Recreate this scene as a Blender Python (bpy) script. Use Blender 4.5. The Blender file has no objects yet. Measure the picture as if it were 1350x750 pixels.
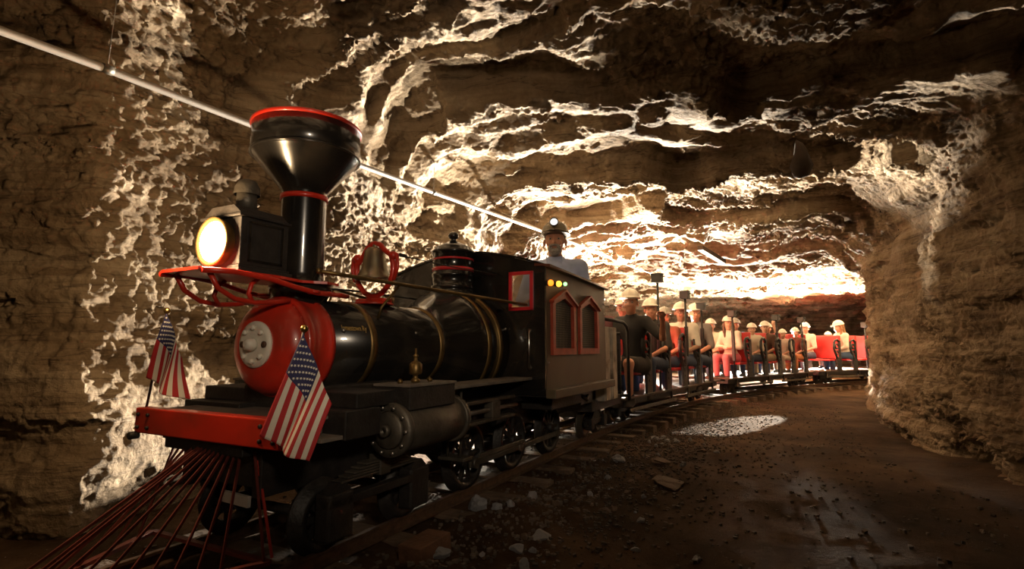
import bpy, bmesh, math, random
import numpy as np
from mathutils import Vector, Matrix
C = bpy.context.scene.collection
PI = math.pi
random.seed(7)
RNG = np.random.default_rng(11)

# ---------------------------------------------------------------- place frame
CAM_H = .705
TH = math.atan(365/700)          # heading of the straight track
P0 = -1.75                       # lateral offset of the track centre from the camera
RT = 17.; L0 = 4.3               # bend of the track: radius and where it starts
def W(v, s, z=0.):
    p = v+P0
    return Vector((p*math.cos(TH)+s*math.sin(TH), -p*math.sin(TH)+s*math.cos(TH), z))
def path(L):
    if L < L0: return 0., L, 0.
    a = (L-L0)/RT
    return RT*(1-math.cos(a)), L0+RT*math.sin(a), a
def along(L, off=0., z=0.):
    v, s, a = path(L)
    return W(v+off*math.cos(a), s-off*math.sin(a), z)

# ---------------------------------------------------------------- noise (vectorised)
_T = RNG.random(4096).astype(np.float32)
def _h(i, j, k, sd):
    n = (i*73856093) ^ (j*19349663) ^ (k*83492791) ^ (sd*2654435)
    n = (n ^ (n >> 13))*1274126177
    return _T[(n ^ (n >> 16)) & 4095]
def noise3(x, y, z, sd=0):
    """value noise in [-1,1]"""
    xi = np.floor(x).astype(np.int64); yi = np.floor(y).astype(np.int64); zi = np.floor(z).astype(np.int64)
    fx = x-xi; fy = y-yi; fz = z-zi
    ux = fx*fx*fx*(fx*(fx*6-15)+10); uy = fy*fy*fy*(fy*(fy*6-15)+10); uz = fz*fz*fz*(fz*(fz*6-15)+10)
    r = 0
    for a in (0, 1):
        wx = ux if a else 1-ux
        for b in (0, 1):
            wy = uy if b else 1-uy
            for c in (0, 1):
                r = r + wx*wy*(uz if c else 1-uz)*_h(xi+a, yi+b, zi+c, sd)
    return r*2-1
def fbm(x, y, z, sd=0, o=4, g=.5, l=2.03):
    r = 0; a = 1.
    for i in range(o):
        r = r+a*noise3(x, y, z, sd+i*17); a *= g; x = x*l+3.1; y = y*l+1.7; z = z*l+5.3
    return r

# ---------------------------------------------------------------- surface nets
def surface_net(F, org, h):
    """F<0 inside the solid; returns vertices, quads with normals pointing to F>0"""
    S = F < 0
    nx, ny, nz = F.shape
    c = np.zeros((nx-1, ny-1, nz-1), np.uint8)
    for a in (0, 1):
        for b in (0, 1):
            for d in (0, 1):
                c += S[a:nx-1+a, b:ny-1+b, d:nz-1+d]
    act = (c > 0) & (c < 8)
    I, J, K = np.nonzero(act)
    idx = -np.ones(act.shape, np.int64); idx[I, J, K] = np.arange(len(I))
    P = np.zeros((len(I), 3)); N = np.zeros(len(I))
    co = [(a, b, d) for a in (0, 1) for b in (0, 1) for d in (0, 1)]
    for m in range(8):
        for n in range(m+1, 8):
            A, B = co[m], co[n]
            if sum(abs(A[q]-B[q]) for q in range(3)) != 1: continue
            f0 = F[I+A[0], J+A[1], K+A[2]]; f1 = F[I+B[0], J+B[1], K+B[2]]
            k = (f0 < 0) != (f1 < 0)
            t = np.where(k, f0/np.where(f0 == f1, 1, f0-f1), 0)
            for q in range(3): P[:, q] += np.where(k, A[q]+t*(B[q]-A[q]), 0)
            N += k
    P /= N[:, None]
    V = (P+np.stack([I, J, K], 1))*h+np.array(org)
    Q = []
    def quads(ax):
        sl0 = [slice(1, -1)]*3; sl1 = [slice(1, -1)]*3
        sl0[ax] = slice(0, -1); sl1[ax] = slice(1, None)
        a = S[tuple(sl0)]; b = S[tuple(sl1)]
        X = np.nonzero(a != b)
        inside = a[X]
        g = [x+(0 if q == ax else 1) for q, x in enumerate(X)]
        u, w = [(1, 2), (2, 0), (0, 1)][ax]
        def cell(du, dw):
            k = list(g); k[u] = k[u]-du; k[w] = k[w]-dw
            return idx[k[0], k[1], k[2]]
        q4 = np.stack([cell(1, 1), cell(0, 1), cell(0, 0), cell(1, 0)], 1)
        q4[~inside] = q4[~inside][:, ::-1]
        Q.append(q4)
    for ax in range(3): quads(ax)
    return V, np.concatenate(Q)

# ---------------------------------------------------------------- materials
MATS = {}
def nd(t, k, loc=None, **kw):
    n = t.nodes.new(k)
    for a, b in kw.items(): setattr(n, a, b)
    return n
def mat(name, col, rough=.5, metal=0., coat=0., var=.15, scale=12., bump=.0, bscale=60., emit=None, estr=0., spec=.5, dirt=None, dirt_scale=3.):
    if name in MATS: return MATS[name]
    m = bpy.data.materials.new(name); m.use_nodes = True
    t = m.node_tree; b = t.nodes['Principled BSDF']
    b.inputs['Roughness'].default_value = rough; b.inputs['Metallic'].default_value = metal
    b.inputs['Coat Weight'].default_value = coat; b.inputs['Specular IOR Level'].default_value = spec
    tc = nd(t, 'ShaderNodeTexCoord'); no = nd(t, 'ShaderNodeTexNoise')
    no.inputs['Scale'].default_value = scale; no.inputs['Detail'].default_value = 5
    t.links.new(tc.outputs['Object'], no.inputs['Vector'])
    r = nd(t, 'ShaderNodeValToRGB')
    r.color_ramp.elements[0].position = .3; r.color_ramp.elements[1].position = .7
    r.color_ramp.elements[0].color = [c*(1-var) for c in col]+[1]
    r.color_ramp.elements[1].color = [min(1, c*(1+var)) for c in col]+[1]
    t.links.new(no.outputs['Fac'], r.inputs['Fac'])
    out = r.outputs['Color']
    if dirt:
        n2 = nd(t, 'ShaderNodeTexNoise'); n2.inputs['Scale'].default_value = dirt_scale; n2.inputs['Detail'].default_value = 8
        t.links.new(tc.outputs['Object'], n2.inputs['Vector'])
        r2 = nd(t, 'ShaderNodeValToRGB'); r2.color_ramp.elements[0].position = .48; r2.color_ramp.elements[1].position = .68
        t.links.new(n2.outputs['Fac'], r2.inputs['Fac'])
        mx = nd(t, 'ShaderNodeMix', data_type='RGBA'); t.links.new(r2.outputs['Color'], mx.inputs['Factor'])
        t.links.new(out, mx.inputs[6]); mx.inputs[7].default_value = list(dirt)+[1]; out = mx.outputs[2]
    t.links.new(out, b.inputs['Base Color'])
    if bump:
        n3 = nd(t, 'ShaderNodeTexNoise'); n3.inputs['Scale'].default_value = bscale; n3.inputs['Detail'].default_value = 4
        t.links.new(tc.outputs['Object'], n3.inputs['Vector'])
        bp = nd(t, 'ShaderNodeBump'); bp.inputs['Strength'].default_value = bump; bp.inputs['Distance'].default_value = .01
        t.links.new(n3.outputs['Fac'], bp.inputs['Height']); t.links.new(bp.outputs['Normal'], b.inputs['Normal'])
    if emit:
        b.inputs['Emission Color'].default_value = list(emit)+[1]; b.inputs['Emission Strength'].default_value = estr
    MATS[name] = m
    return m

def rock_mat(name, c_lo, c_mid, c_hi, strata=9., bump=.85, bdist=.03):
    m = bpy.data.materials.new(name); m.use_nodes = True; MATS[name] = m
    t = m.node_tree; b = t.nodes['Principled BSDF']; b.inputs['Roughness'].default_value = .8
    b.inputs['Specular IOR Level'].default_value = .35
    g = nd(t, 'ShaderNodeNewGeometry')
    mp = nd(t, 'ShaderNodeMapping'); mp.inputs['Scale'].default_value = (.55, .55, strata)
    t.links.new(g.outputs['Position'], mp.inputs['Vector'])
    wn = nd(t, 'ShaderNodeTexNoise'); wn.inputs['Scale'].default_value = 1.; wn.inputs['Detail'].default_value = 9; wn.inputs['Roughness'].default_value = .62; wn.inputs['Distortion'].default_value = .5
    t.links.new(mp.outputs['Vector'], wn.inputs['Vector'])
    n1 = nd(t, 'ShaderNodeTexNoise'); n1.inputs['Scale'].default_value = 2.2; n1.inputs['Detail'].default_value = 9; n1.inputs['Roughness'].default_value = .65
    t.links.new(g.outputs['Position'], n1.inputs['Vector'])
    ad = nd(t, 'ShaderNodeMath', operation='ADD'); ad.use_clamp = False
    t.links.new(wn.outputs['Fac'], ad.inputs[0]); t.links.new(n1.outputs['Fac'], ad.inputs[1])
    hf = nd(t, 'ShaderNodeMath', operation='MULTIPLY'); hf.inputs[1].default_value = .5
    t.links.new(ad.outputs[0], hf.inputs[0])
    r = nd(t, 'ShaderNodeValToRGB'); e = r.color_ramp.elements
    e[0].position = .36; e[0].color = list(c_lo)+[1]; e[1].position = .64; e[1].color = list(c_hi)+[1]
    k = e.new(.47); k.color = list(c_mid)+[1]
    t.links.new(hf.outputs[0], r.inputs['Fac'])
    # thin dark salt seams
    mp2 = nd(t, 'ShaderNodeMapping'); mp2.inputs['Scale'].default_value = (1.1, 1.1, 14.)
    t.links.new(g.outputs['Position'], mp2.inputs['Vector'])
    s2 = nd(t, 'ShaderNodeTexNoise'); s2.inputs['Scale'].default_value = 1.; s2.inputs['Detail'].default_value = 6; s2.inputs['Distortion'].default_value = .8
    t.links.new(mp2.outputs['Vector'], s2.inputs['Vector'])
    r2 = nd(t, 'ShaderNodeValToRGB'); q = r2.color_ramp.elements; q[0].position = .485; q[0].color = (1, 1, 1, 1); q[1].position = .515; q[1].color = (1, 1, 1, 1)
    kk = q.new(.5); kk.color = (.35, .3, .28, 1)
    t.links.new(s2.outputs['Fac'], r2.inputs['Fac'])
    mx = nd(t, 'ShaderNodeMix', data_type='RGBA', blend_type='MULTIPLY'); mx.inputs['Factor'].default_value = .8
    t.links.new(r.outputs['Color'], mx.inputs[6]); t.links.new(r2.outputs['Color'], mx.inputs[7])
    t.links.new(mx.outputs[2], b.inputs['Base Color'])
    n3 = nd(t, 'ShaderNodeTexNoise'); n3.inputs['Scale'].default_value = 26; n3.inputs['Detail'].default_value = 8; n3.inputs['Roughness'].default_value = .7
    t.links.new(g.outputs['Position'], n3.inputs['Vector'])
    vo = nd(t, 'ShaderNodeTexVoronoi'); vo.inputs['Scale'].default_value = 34
    t.links.new(g.outputs['Position'], vo.inputs['Vector'])
    a2 = nd(t, 'ShaderNodeMath', operation='MULTIPLY_ADD'); a2.inputs[1].default_value = .35
    t.links.new(vo.outputs['Distance'], a2.inputs[0]); t.links.new(n3.outputs['Fac'], a2.inputs[2])
    bp = nd(t, 'ShaderNodeBump'); bp.inputs['Strength'].default_value = bump; bp.inputs['Distance'].default_value = bdist
    t.links.new(a2.outputs[0], bp.inputs['Height']); t.links.new(bp.outputs['Normal'], b.inputs['Normal'])
    return m

# ---------------------------------------------------------------- mesh builder
class MB:
    def __init__(s, off=(0, 0, 0)): s.bm = bmesh.new(); s.off = Vector(off); s.mi = 0
    def _m(s, fs):
        for f in fs: f.material_index = s.mi
    def box(s, x0, x1, y0, y1, z0, z1, bev=0.):
        r = bmesh.ops.create_cube(s.bm, size=1.)
        vs = r['verts']
        for v in vs:
            v.co = Vector(((x0+x1)/2+v.co.x*(x1-x0), (y0+y1)/2+v.co.y*(y1-y0), (z0+z1)/2+v.co.z*(z1-z0)))
        fs = {f for v in vs for f in v.link_faces}; s._m(fs)
        if bev:
            es = list({e for v in vs for e in v.link_edges})
            r2 = bmesh.ops.bevel(s.bm, geom=es, offset=bev, segments=2, affect='EDGES', profile=.5); s._m(r2['faces'])
        return s
    def ring_faces(s, rings, closed=True, cap=True):
        n = len(rings[0]); vr = [[s.bm.verts.new(p) for p in r] for r in rings]
        for a, b in zip(vr[:-1], vr[1:]):
            for i in range(n if closed else n-1):
                j = (i+1) % n
                f = s.bm.faces.new((a[i], a[j], b[j], b[i])); f.material_index = s.mi; f.smooth = True
        if cap and closed:
            for r, rev in ((vr[0], True), (vr[-1], False)):
                f = s.bm.faces.new(list(reversed(r)) if rev else r); f.material_index = s.mi
        return s
    def lathe(s, prof, c=(0, 0, 0), ax='z', n=32, cap=True):
        """prof: [(pos along axis, radius)]"""
        rings = []
        for h, r in prof:
            r = max(r, 1e-4); q = []
            for i in range(n):
                a = 2*PI*i/n; u, w = r*math.cos(a), r*math.sin(a)
                q.append({'z': (c[0]+u, c[1]+w, c[2]+h), 'y': (c[0]+w, c[1]+h, c[2]+u), 'x': (c[0]+h, c[1]+u, c[2]+w)}[ax])
            rings.append(q)
        return s.ring_faces(rings, True, cap)
    def cyl(s, c, r, h, ax='z', n=24, bev=0.):
        if bev: return s.lathe([(0, r-bev), (bev, r), (h-bev, r), (h, r-bev)], c, ax, n)
        return s.lathe([(0, r), (h, r)], c, ax, n)
    def tube(s, pts, r, n=10, closed=False):
        pts = [Vector(p) for p in pts]; m = len(pts); rings = []; up = None
        rr = r if hasattr(r, '__len__') else [r]*m
        for i, p in enumerate(pts):
            a = pts[(i-1) % m] if (closed or i > 0) else pts[i]; b = pts[(i+1) % m] if (closed or i < m-1) else pts[i]
            t = (b-a).normalized()
            if up is None:
                up = Vector((0, 0, 1)) if abs(t.z) < .9 else Vector((0, 1, 0))
            u = (up-t*up.dot(t)).normalized(); w = t.cross(u); up = u
            rings.append([p+(u*math.cos(2*PI*k/n)+w*math.sin(2*PI*k/n))*rr[i] for k in range(n)])
        if closed: rings.append(rings[0]); 
        return s.ring_faces(rings, True, not closed)
    def sphere(s, c, r, n=16, sc=(1, 1, 1)):
        return s.lathe([(-r*math.cos(PI*i/n)*sc[2], r*math.sin(PI*i/n)) for i in range(n+1)], (0, 0, 0), 'z', n*2, True)._shift_last(c, sc, (n+1)*n*2)
    def _shift_last(s, c, sc, k):
        s.bm.verts.ensure_lookup_table()
        for v in s.bm.verts[-k:]: v.co = Vector((v.co.x*sc[0]+c[0], v.co.y*sc[1]+c[1], v.co.z+c[2]))
        return s
    def prism(s, pts, d, n0=None):
        """polygon pts extruded by vector d"""
        d = Vector(d); a = [s.bm.verts.new(p) for p in pts]; b = [s.bm.verts.new(Vector(p)+d) for p in pts]
        k = len(pts); fs = [s.bm.faces.new(list(reversed(a))), s.bm.faces.new(b)]
        for i in range(k): fs.append(s.bm.faces.new((a[i], a[(i+1) % k], b[(i+1) % k], b[i])))
        s._m(fs); return s
    def bar(s, a, b, w, h=None, up=(0, 0, 1)):
        a = Vector(a); b = Vector(b); t = (b-a).normalized(); up = Vector(up)
        if abs(t.dot(up)) > .95: up = Vector((0, 1, 0)) if abs(t.y) < .9 else Vector((1, 0, 0))
        u = t.cross(up).normalized(); q = u.cross(t); h = h or w
        c = [u*w/2+q*h/2, -u*w/2+q*h/2, -u*w/2-q*h/2, u*w/2-q*h/2]
        return s.prism([a+k for k in c], b-a)
    def quads(s, V, Q, smooth=True):
        vs = [s.bm.verts.new(p) for p in V]
        for q in Q:
            f = s.bm.faces.new([vs[i] for i in q]); f.material_index = s.mi; f.smooth = smooth
        return s
    def xf(s, M):
        s.bm.transform(M); return s
    def build(s, name, mats, parent=None, recalc=True):
        for v in s.bm.verts: v.co -= s.off
        if recalc: bmesh.ops.recalc_face_normals(s.bm, faces=s.bm.faces)
        me = bpy.data.meshes.new(name); s.bm.to_mesh(me); s.bm.free()
        for m in (mats if isinstance(mats, (list, tuple)) else [mats]): me.materials.append(m)
        o = bpy.data.objects.new(name, me); C.objects.link(o)
        if parent: o.parent = parent
        return o
def mesh_np(name, V, Q, m, parent=None, smooth=True):
    me = bpy.data.meshes.new(name)
    V = np.asarray(V, np.float32); Q = np.asarray(Q, np.int32)
    me.vertices.add(len(V)); me.vertices.foreach_set('co', V.ravel())
    k = Q.shape[1]
    me.loops.add(len(Q)*k); me.loops.foreach_set('vertex_index', Q.ravel())
    me.polygons.add(len(Q)); me.polygons.foreach_set('loop_start', np.arange(0, len(Q)*k, k, dtype=np.int32))
    me.polygons.foreach_set('use_smooth', np.full(len(Q), smooth))
    me.update(calc_edges=True); me.materials.append(m)
    o = bpy.data.objects.new(name, me); C.objects.link(o)
    if parent: o.parent = parent
    return o
def tag(o, label=None, cat=None, group=None, kind=None):
    if label: o['label'] = label
    if cat: o['category'] = cat
    if group: o['group'] = group
    if kind: o['kind'] = kind
    return o
def thing(name, label, cat, loc=(0, 0, 0), rz=0., group=None):
    o = bpy.data.objects.new(name, None); C.objects.link(o); o.location = loc; o.rotation_euler = (0, 0, rz)
    o.empty_display_size = .1
    return tag(o, label, cat, group)
KIDS = {}
def copy_tree(o, parent=None):
    c = o.copy(); C.objects.link(c); c.parent = parent
    for ch in list(o.children): copy_tree(ch, c)
    return c
# ================================================================ the cave
M_ROCK = rock_mat('cave_rock', (.08, .052, .028), (.20, .137, .078), (.38, .295, .195))
def seg_dist(X, Y, P):
    D = np.full(X.shape, 1e9); ins = np.zeros(X.shape, bool); n = len(P)
    for i in range(n):
        ax, ay = P[i]; bx, by = P[(i+1) % n]
        dx, dy = bx-ax, by-ay; t = np.clip(((X-ax)*dx+(Y-ay)*dy)/(dx*dx+dy*dy), 0, 1)
        D = np.minimum(D, np.hypot(X-ax-t*dx, Y-ay-t*dy))
        k = ((ay > Y) != (by > Y)) & (X < (bx-ax)*(Y-ay)/((by-ay) if by != ay else 1e-9)+ax)
        ins ^= k
    return np.where(ins, D, -D)
LEFT = [(-1.75, -5), (-1.6, -.2), (-1.5, .95), (-1.02, 1.22), (-1.14, 1.95), (-.98, 2.5), (-1.17, 3.65), (-.97, 4.3), (-1.13, 5.2), (-.98, 5.75), (-1.2, 6.8), (-1.05, 7.3), (-2.2, 8.6)]
ROOM = [tuple(W(v, s)[:2]) for v, s in LEFT]+[(-.6, 13.), (.5, 18.5), (7, 19.8), (17., 20.), (17.5, 13.5), (9.5, 10.2), (6.9, 9.9), (6.25, 9.2), (5.78, 8.6), (4.25, 6.1), (3.75, 5.05), (3.22, 4.0), (2.9, 3.15), (2.95, 2.5), (3.3, 1.6), (3.7, -5.)]
def saw(q, w=.12):
    """rises 0..1 then drops fast over the last w of the period"""
    f = q-np.floor(q)
    return np.where(f < 1-w, f/(1-w), (1-f)/w)
EDGES = np.array([-3., -1., .9, 2.55, 3.75, 5.0, 6.3, 8.3, 11.5, 15., 19., 25.])
AMPS = np.array([.10, .12, .16, .22, .20, .22, .26, .14, .08, .06, .05, .05])
def ceiling_z(X, Y):
    a = .17
    q = X*math.sin(a)+Y*math.cos(a)
    t = X*math.cos(a)-Y*math.sin(a)
    q = q+.62*fbm(X*.42, Y*.42, 0*X+3.3, 5, 3)+.16*fbm(X*1.9, Y*1.9, 0*X, 9, 3)-.07*np.maximum(0, 1.2-np.abs(t-1.8))
    k = np.clip(np.searchsorted(EDGES, q)-1, 0, len(EDGES)-2)
    f = (q-EDGES[k])/(EDGES[k+1]-EDGES[k]); w = .07/(EDGES[k+1]-EDGES[k])*1.0
    h = np.where(f < 1-w, f/(1-w), (1-f)/w)*AMPS[k+1]
    base = np.interp(q, [-3, 1, 3, 5, 8, 9, 12, 20], [2.45, 2.38, 2.22, 2.12, 2.06, 2.06, 1.97, 1.93])
    z = base+h
    q2 = q+.30*fbm(X*.9, Y*.9, 0*X+7, 31, 3)
    z = z+.11*saw(q2/.62+.7*noise3(t*.7, q*.5, 0*X, 77), .14)
    q3 = q+.22*fbm(X*1.7, Y*1.7, 0*X+2, 41, 3)
    z = z+.045*saw(q3/.27, .2)
    q4 = q+.16*fbm(X*3.1, Y*3.1, 0*X+9, 45, 3)
    z = z+.02*saw(q4/.12, .25)
    z = z+.10*fbm(X*.7, Y*.7, 0*X+1, 61, 3)
    return z
def smin(a, b, k):
    h = np.maximum(k-np.abs(a-b), 0)/k
    return np.minimum(a, b)-h*h*k*.25
def cave():
    h = .05
    x0, x1, y0, y1, z0, z1 = -5.2, 17.9, -4., 20.4, -.45, 3.05
    xs = np.arange(x0, x1, h); ys = np.arange(y0, y1, h); zs = np.arange(z0, z1, h)
    X, Y = np.meshgrid(xs, ys, indexing='ij')
    dw = seg_dist(X, Y, ROOM).astype(np.float32); cz = ceiling_z(X, Y).astype(np.float32)
    X3 = X[:, :, None].astype(np.float32); Y3 = Y[:, :, None].astype(np.float32); Z3 = zs[None, None, :].astype(np.float32)
    near = Y3 < 9
    F = smin(np.broadcast_to(dw[:, :, None], (len(xs), len(ys), len(zs))), cz[:, :, None]-Z3, .62)
    F = np.array(F, np.float32)
    band = np.nonzero(np.abs(F) < .42)
    x = X3[band[0], 0, 0]; y = Y3[0, band[1], 0]; z = zs[band[2]].astype(np.float32); d = dw[band[0], band[1]]
    wall = np.clip(1-d/.8, 0, 1)*np.clip((2.35-z)/.5, 0, 1)
    n = .13*fbm(x*.8, y*.8, z*1.0, 101, 3)*wall                                  # big bulges of the walls
    n += .075*fbm(x*.5, y*.5, z*6.5, 131, 3)*wall                                # beds of the salt
    n += .04*noise3(x*3.2, y*3.2, z*7, 151)+.022*noise3(x*9, y*9, z*11, 161)
    F[band] += n
    V, Q = surface_net(F, (x0, y0, z0), h)
    # drop hidden far outside bits and below floor
    cen = V[Q].mean(1)
    keep = (cen[:, 2] > -.33) & (cen[:, 0] > x0+.1) & (cen[:, 0] < x1-.15) & (cen[:, 1] > y0+.12) & (cen[:, 1] < y1-.12)
    Q = Q[keep]; cen = cen[keep]
    Vm = V[Q]; nrm = np.cross(Vm[:, 2]-Vm[:, 0], Vm[:, 3]-Vm[:, 1])
    return V, Q, cen, nrm
def subdivide(V, Q):
    """each quad into four, positions shared along edges"""
    n = len(V); E = np.stack([Q, np.roll(Q, -1, 1)], 2).reshape(-1, 2); Es = np.sort(E, 1)
    key = Es[:, 0].astype(np.int64)*n+Es[:, 1]
    u, first, inv = np.unique(key, return_index=True, return_inverse=True)
    Em = V[Es[first]].mean(1); inv = inv.reshape(-1, 4)+n
    Fm = V[Q].mean(1); fi = np.arange(len(Q))+n+len(u)
    V2 = np.concatenate([V, Em, Fm])
    out = []
    for i in range(4): out.append(np.stack([Q[:, i], inv[:, i], fi, inv[:, i-1]], 1))
    return V2, np.concatenate(out)
def vnormals(V, Q):
    a = V[Q]; f = np.cross(a[:, 2]-a[:, 0], a[:, 3]-a[:, 1]); N = np.zeros_like(V)
    for i in range(4): 
        for c in range(3): N[:, c] += np.bincount(Q[:, i], f[:, c], len(V))
    return N/np.maximum(np.linalg.norm(N, axis=1), 1e-9)[:, None]
def relax(V, Q, it=1, lam=.5):
    for _ in range(it):
        S = np.zeros_like(V); c = np.zeros(len(V))
        for i in range(4):
            for j in (1, 3):
                for k in range(3): S[:, k] += np.bincount(Q[:, i], V[Q[:, (i+j) % 4], k], len(V))
                c += np.bincount(Q[:, i], minlength=len(V))
        c = np.maximum(c, 1); V = V*(1-lam)+lam*S/c[:, None]
    return V
def compact(V, Q):
    u, inv = np.unique(Q, return_inverse=True)
    return V[u], inv.reshape(Q.shape)
def rough(V, N, far):
    x, y, z = V.T
    cw = np.clip(-N[:, 2]*1.6-.4, 0, 1); q = .2*x+y; ex = 1-.45*cw                # beds of the roof break into long ledges
    b = .019*(np.abs(noise3(x*5.1*ex, y*5.1, z*6.5, 211))*2-.8)
    b += .022*(np.abs(noise3(x*11*ex, y*11, z*14, 221))*2-.8)*(1-.3*cw)
    b += .015*(np.abs(noise3(x*24, y*24, z*28, 231))*2-.8)
    b += .010*(np.abs(noise3(x*41, y*41, z*46, 237))*2-.8)
    b += .008*noise3(x*52, y*52, z*58, 241)
    b += cw*.042*(saw(q*4.6+.9*fbm(x*1.1, y*2.2, z*3, 261, 3), .2)-.5)
    b += cw*.024*(saw(q*11+1.0*fbm(x*2.4, y*4.5, z*6, 271, 3), .25)-.5)
    pat = .55+.45*np.clip(noise3(x*.8, y*.8, z*.8, 251)*2+.3, -1, 1)       # smooth and chunky stretches
    ns = N[:, 0]*math.sin(TH)+N[:, 1]*math.cos(TH)
    wl = np.clip(1-np.abs(N[:, 2])*1.5, 0, 1)
    pat = pat*(1-.72*wl*np.clip(-ns*4-.4, 0, 1))                               # sheared faces are smoother
    b = b*pat+wl*.012*noise3(x*.9, y*.9, z*21, 281)+wl*.007*noise3(x*2, y*2, z*47, 291)
    return V+N*b[:, None]
V, Q, cen, nrm = cave()
dn = np.hypot(cen[:, 0]-.3, cen[:, 1]-2.2)
lat = np.array([0.])
vv = cen[:, 0]*math.cos(TH)-cen[:, 1]*math.sin(TH)-P0
up = -nrm[:, 2]/np.maximum(np.linalg.norm(nrm, axis=1), 1e-9)
isc = (cen[:, 2] > 1.78)
isl = ~isc & (vv < .3) & (cen[:, 1] < 15.5)
isb = ~isc & ~isl & (cen[:, 1] > 15.)
isr = ~isc & ~isl & ~isb
zone = np.select([isc, isl, isb], [0, 1, 2], 3)
nearf = (dn < 4.7) & (cen[:, 1] > -.6)
V1, Q1 = subdivide(V, Q); z1 = np.tile(zone, 4); n1 = np.tile(nearf, 4)
V1 = relax(V1, Q1, 1, .45)
V2, Q2 = subdivide(V1, Q1[n1]); z2 = np.tile(z1[n1], 4)
N1 = vnormals(V1, Q1)
R1 = rough(V1, N1, True)
V2, Q2n = compact(V2, Q2); N2 = vnormals(V2, Q2n); R2 = rough(V2, N2, False)
for k, nm in enumerate(['ceiling', 'wall_left', 'wall_back', 'wall_right']):
    parts = []
    a = Q1[(z1 == k) & ~n1]; off = 0; vs = []; qs = []
    for (VV, QQ) in ((R1, a), (R2, Q2n[z2 == k])):
        if len(QQ) == 0: continue
        v_, q_ = compact(VV, QQ); vs.append(v_); qs.append(q_+off); off += len(v_)
    o = mesh_np(nm, np.concatenate(vs), np.concatenate(qs), M_ROCK)
    o['kind'] = 'structure'
print('cave faces', len(Q1), len(Q2))

# ---------------------------------------------------------------- floor
def sand_mat():
    m = bpy.data.materials.new('cave_floor_dirt'); m.use_nodes = True; t = m.node_tree; b = t.nodes['Principled BSDF']
    b.inputs['Roughness'].default_value = .95; b.inputs['Specular IOR Level'].default_value = .08
    g = nd(t, 'ShaderNodeNewGeometry')
    n1 = nd(t, 'ShaderNodeTexNoise'); n1.inputs['Scale'].default_value = 1.3; n1.inputs['Detail'].default_value = 10; n1.inputs['Roughness'].default_value = .7
    t.links.new(g.outputs['Position'], n1.inputs['Vector'])
    r = nd(t, 'ShaderNodeValToRGB'); e = r.color_ramp.elements
    e[0].position = .33; e[0].color = (.022, .012, .0065, 1); e[1].position = .7; e[1].color = (.12, .074, .042, 1)
    k = e.new(.5); k.color = (.06, .034, .018, 1)
    t.links.new(n1.outputs['Fac'], r.inputs['Fac'])
    v = nd(t, 'ShaderNodeTexVoronoi'); v.inputs['Scale'].default_value = 45
    t.links.new(g.outputs['Position'], v.inputs['Vector'])
    r2 = nd(t, 'ShaderNodeValToRGB'); q = r2.color_ramp.elements; q[0].position = .05; q[0].color = (1, 1, 1, 1); q[1].position = .13; q[1].color = (0, 0, 0, 1)
    t.links.new(v.outputs['Distance'], r2.inputs['Fac'])
    n5 = nd(t, 'ShaderNodeTexNoise'); n5.inputs['Scale'].default_value = 3.; n5.inputs['Detail'].default_value = 3
    t.links.new(g.outputs['Position'], n5.inputs['Vector'])
    r5 = nd(t, 'ShaderNodeValToRGB'); w = r5.color_ramp.elements; w[0].position = .5; w[1].position = .62
    t.links.new(n5.outputs['Fac'], r5.inputs['Fac'])
    mu = nd(t, 'ShaderNodeMath', operation='MULTIPLY'); t.links.new(r2.outputs['Color'], mu.inputs[0]); t.links.new(r5.outputs['Color'], mu.inputs[1])
    mx = nd(t, 'ShaderNodeMix', data_type='RGBA'); t.links.new(mu.outputs[0], mx.inputs['Factor'])
    t.links.new(r.outputs['Color'], mx.inputs[6]); mx.inputs[7].default_value = (.34, .29, .23, 1)
    t.links.new(mx.outputs[2], b.inputs['Base Color'])
    n3 = nd(t, 'ShaderNodeTexNoise'); n3.inputs['Scale'].default_value = 22; n3.inputs['Detail'].default_value = 10; n3.inputs['Roughness'].default_value = .75
    t.links.new(g.outputs['Position'], n3.inputs['Vector'])
    bp = nd(t, 'ShaderNodeBump'); bp.inputs['Strength'].default_value = .7; bp.inputs['Distance'].default_value = .03
    t.links.new(n3.outputs['Fac'], bp.inputs['Height']); t.links.new(bp.outputs['Normal'], b.inputs['Normal'])
    return m
M_SAND = sand_mat()
def track_dist(X, Y):
    v = X*math.cos(TH)-Y*math.sin(TH)-P0; s = X*math.sin(TH)+Y*math.cos(TH)
    dv = RT-np.hypot(RT-v, s-L0)
    return np.where(s > L0, dv, v), s
def ground_z(X, Y):
    d, s = track_dist(X, Y)
    z = -.075+.02*fbm(X*.9, Y*.9, 0*X, 301, 3)+.006*fbm(X*5, Y*5, 0*X, 311, 3)
    bank = np.exp(-((d-.62)/.30)**2)*np.clip((4.2-s)/2., 0, 1)
    z = z+.05*bank*(1+.6*noise3(X*3, Y*3, 0*X, 321))+.02*bank*fbm(X*11, Y*11, 0*X, 325, 2)
    z = z-.012*np.exp(-((d-1.75)/.12)**2)-.012*np.exp(-((d-2.75)/.12)**2)   # wheel ruts
    z = z+.19*np.exp(-((s-2.6)/.35)**2)*np.clip((-d-.46)/.1, 0, 1)*(1+.25*noise3(X*9, Y*9, 0*X, 341))   # ridge added left of the engine to keep lamp light off the floor
    z = z+.06*np.clip((d-2.6)/1.2, 0, 1)*np.clip((6-s)/2, 0, 1)
    z = z-.055*np.clip((d-.40)/.12, 0, 1)*np.clip((s-4.3)/1.5, 0, 1)
    z = np.where(np.abs(d) < .40, -.068+.010*fbm(X*9, Y*9, 0*X, 331, 3), z)
    return z
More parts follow.
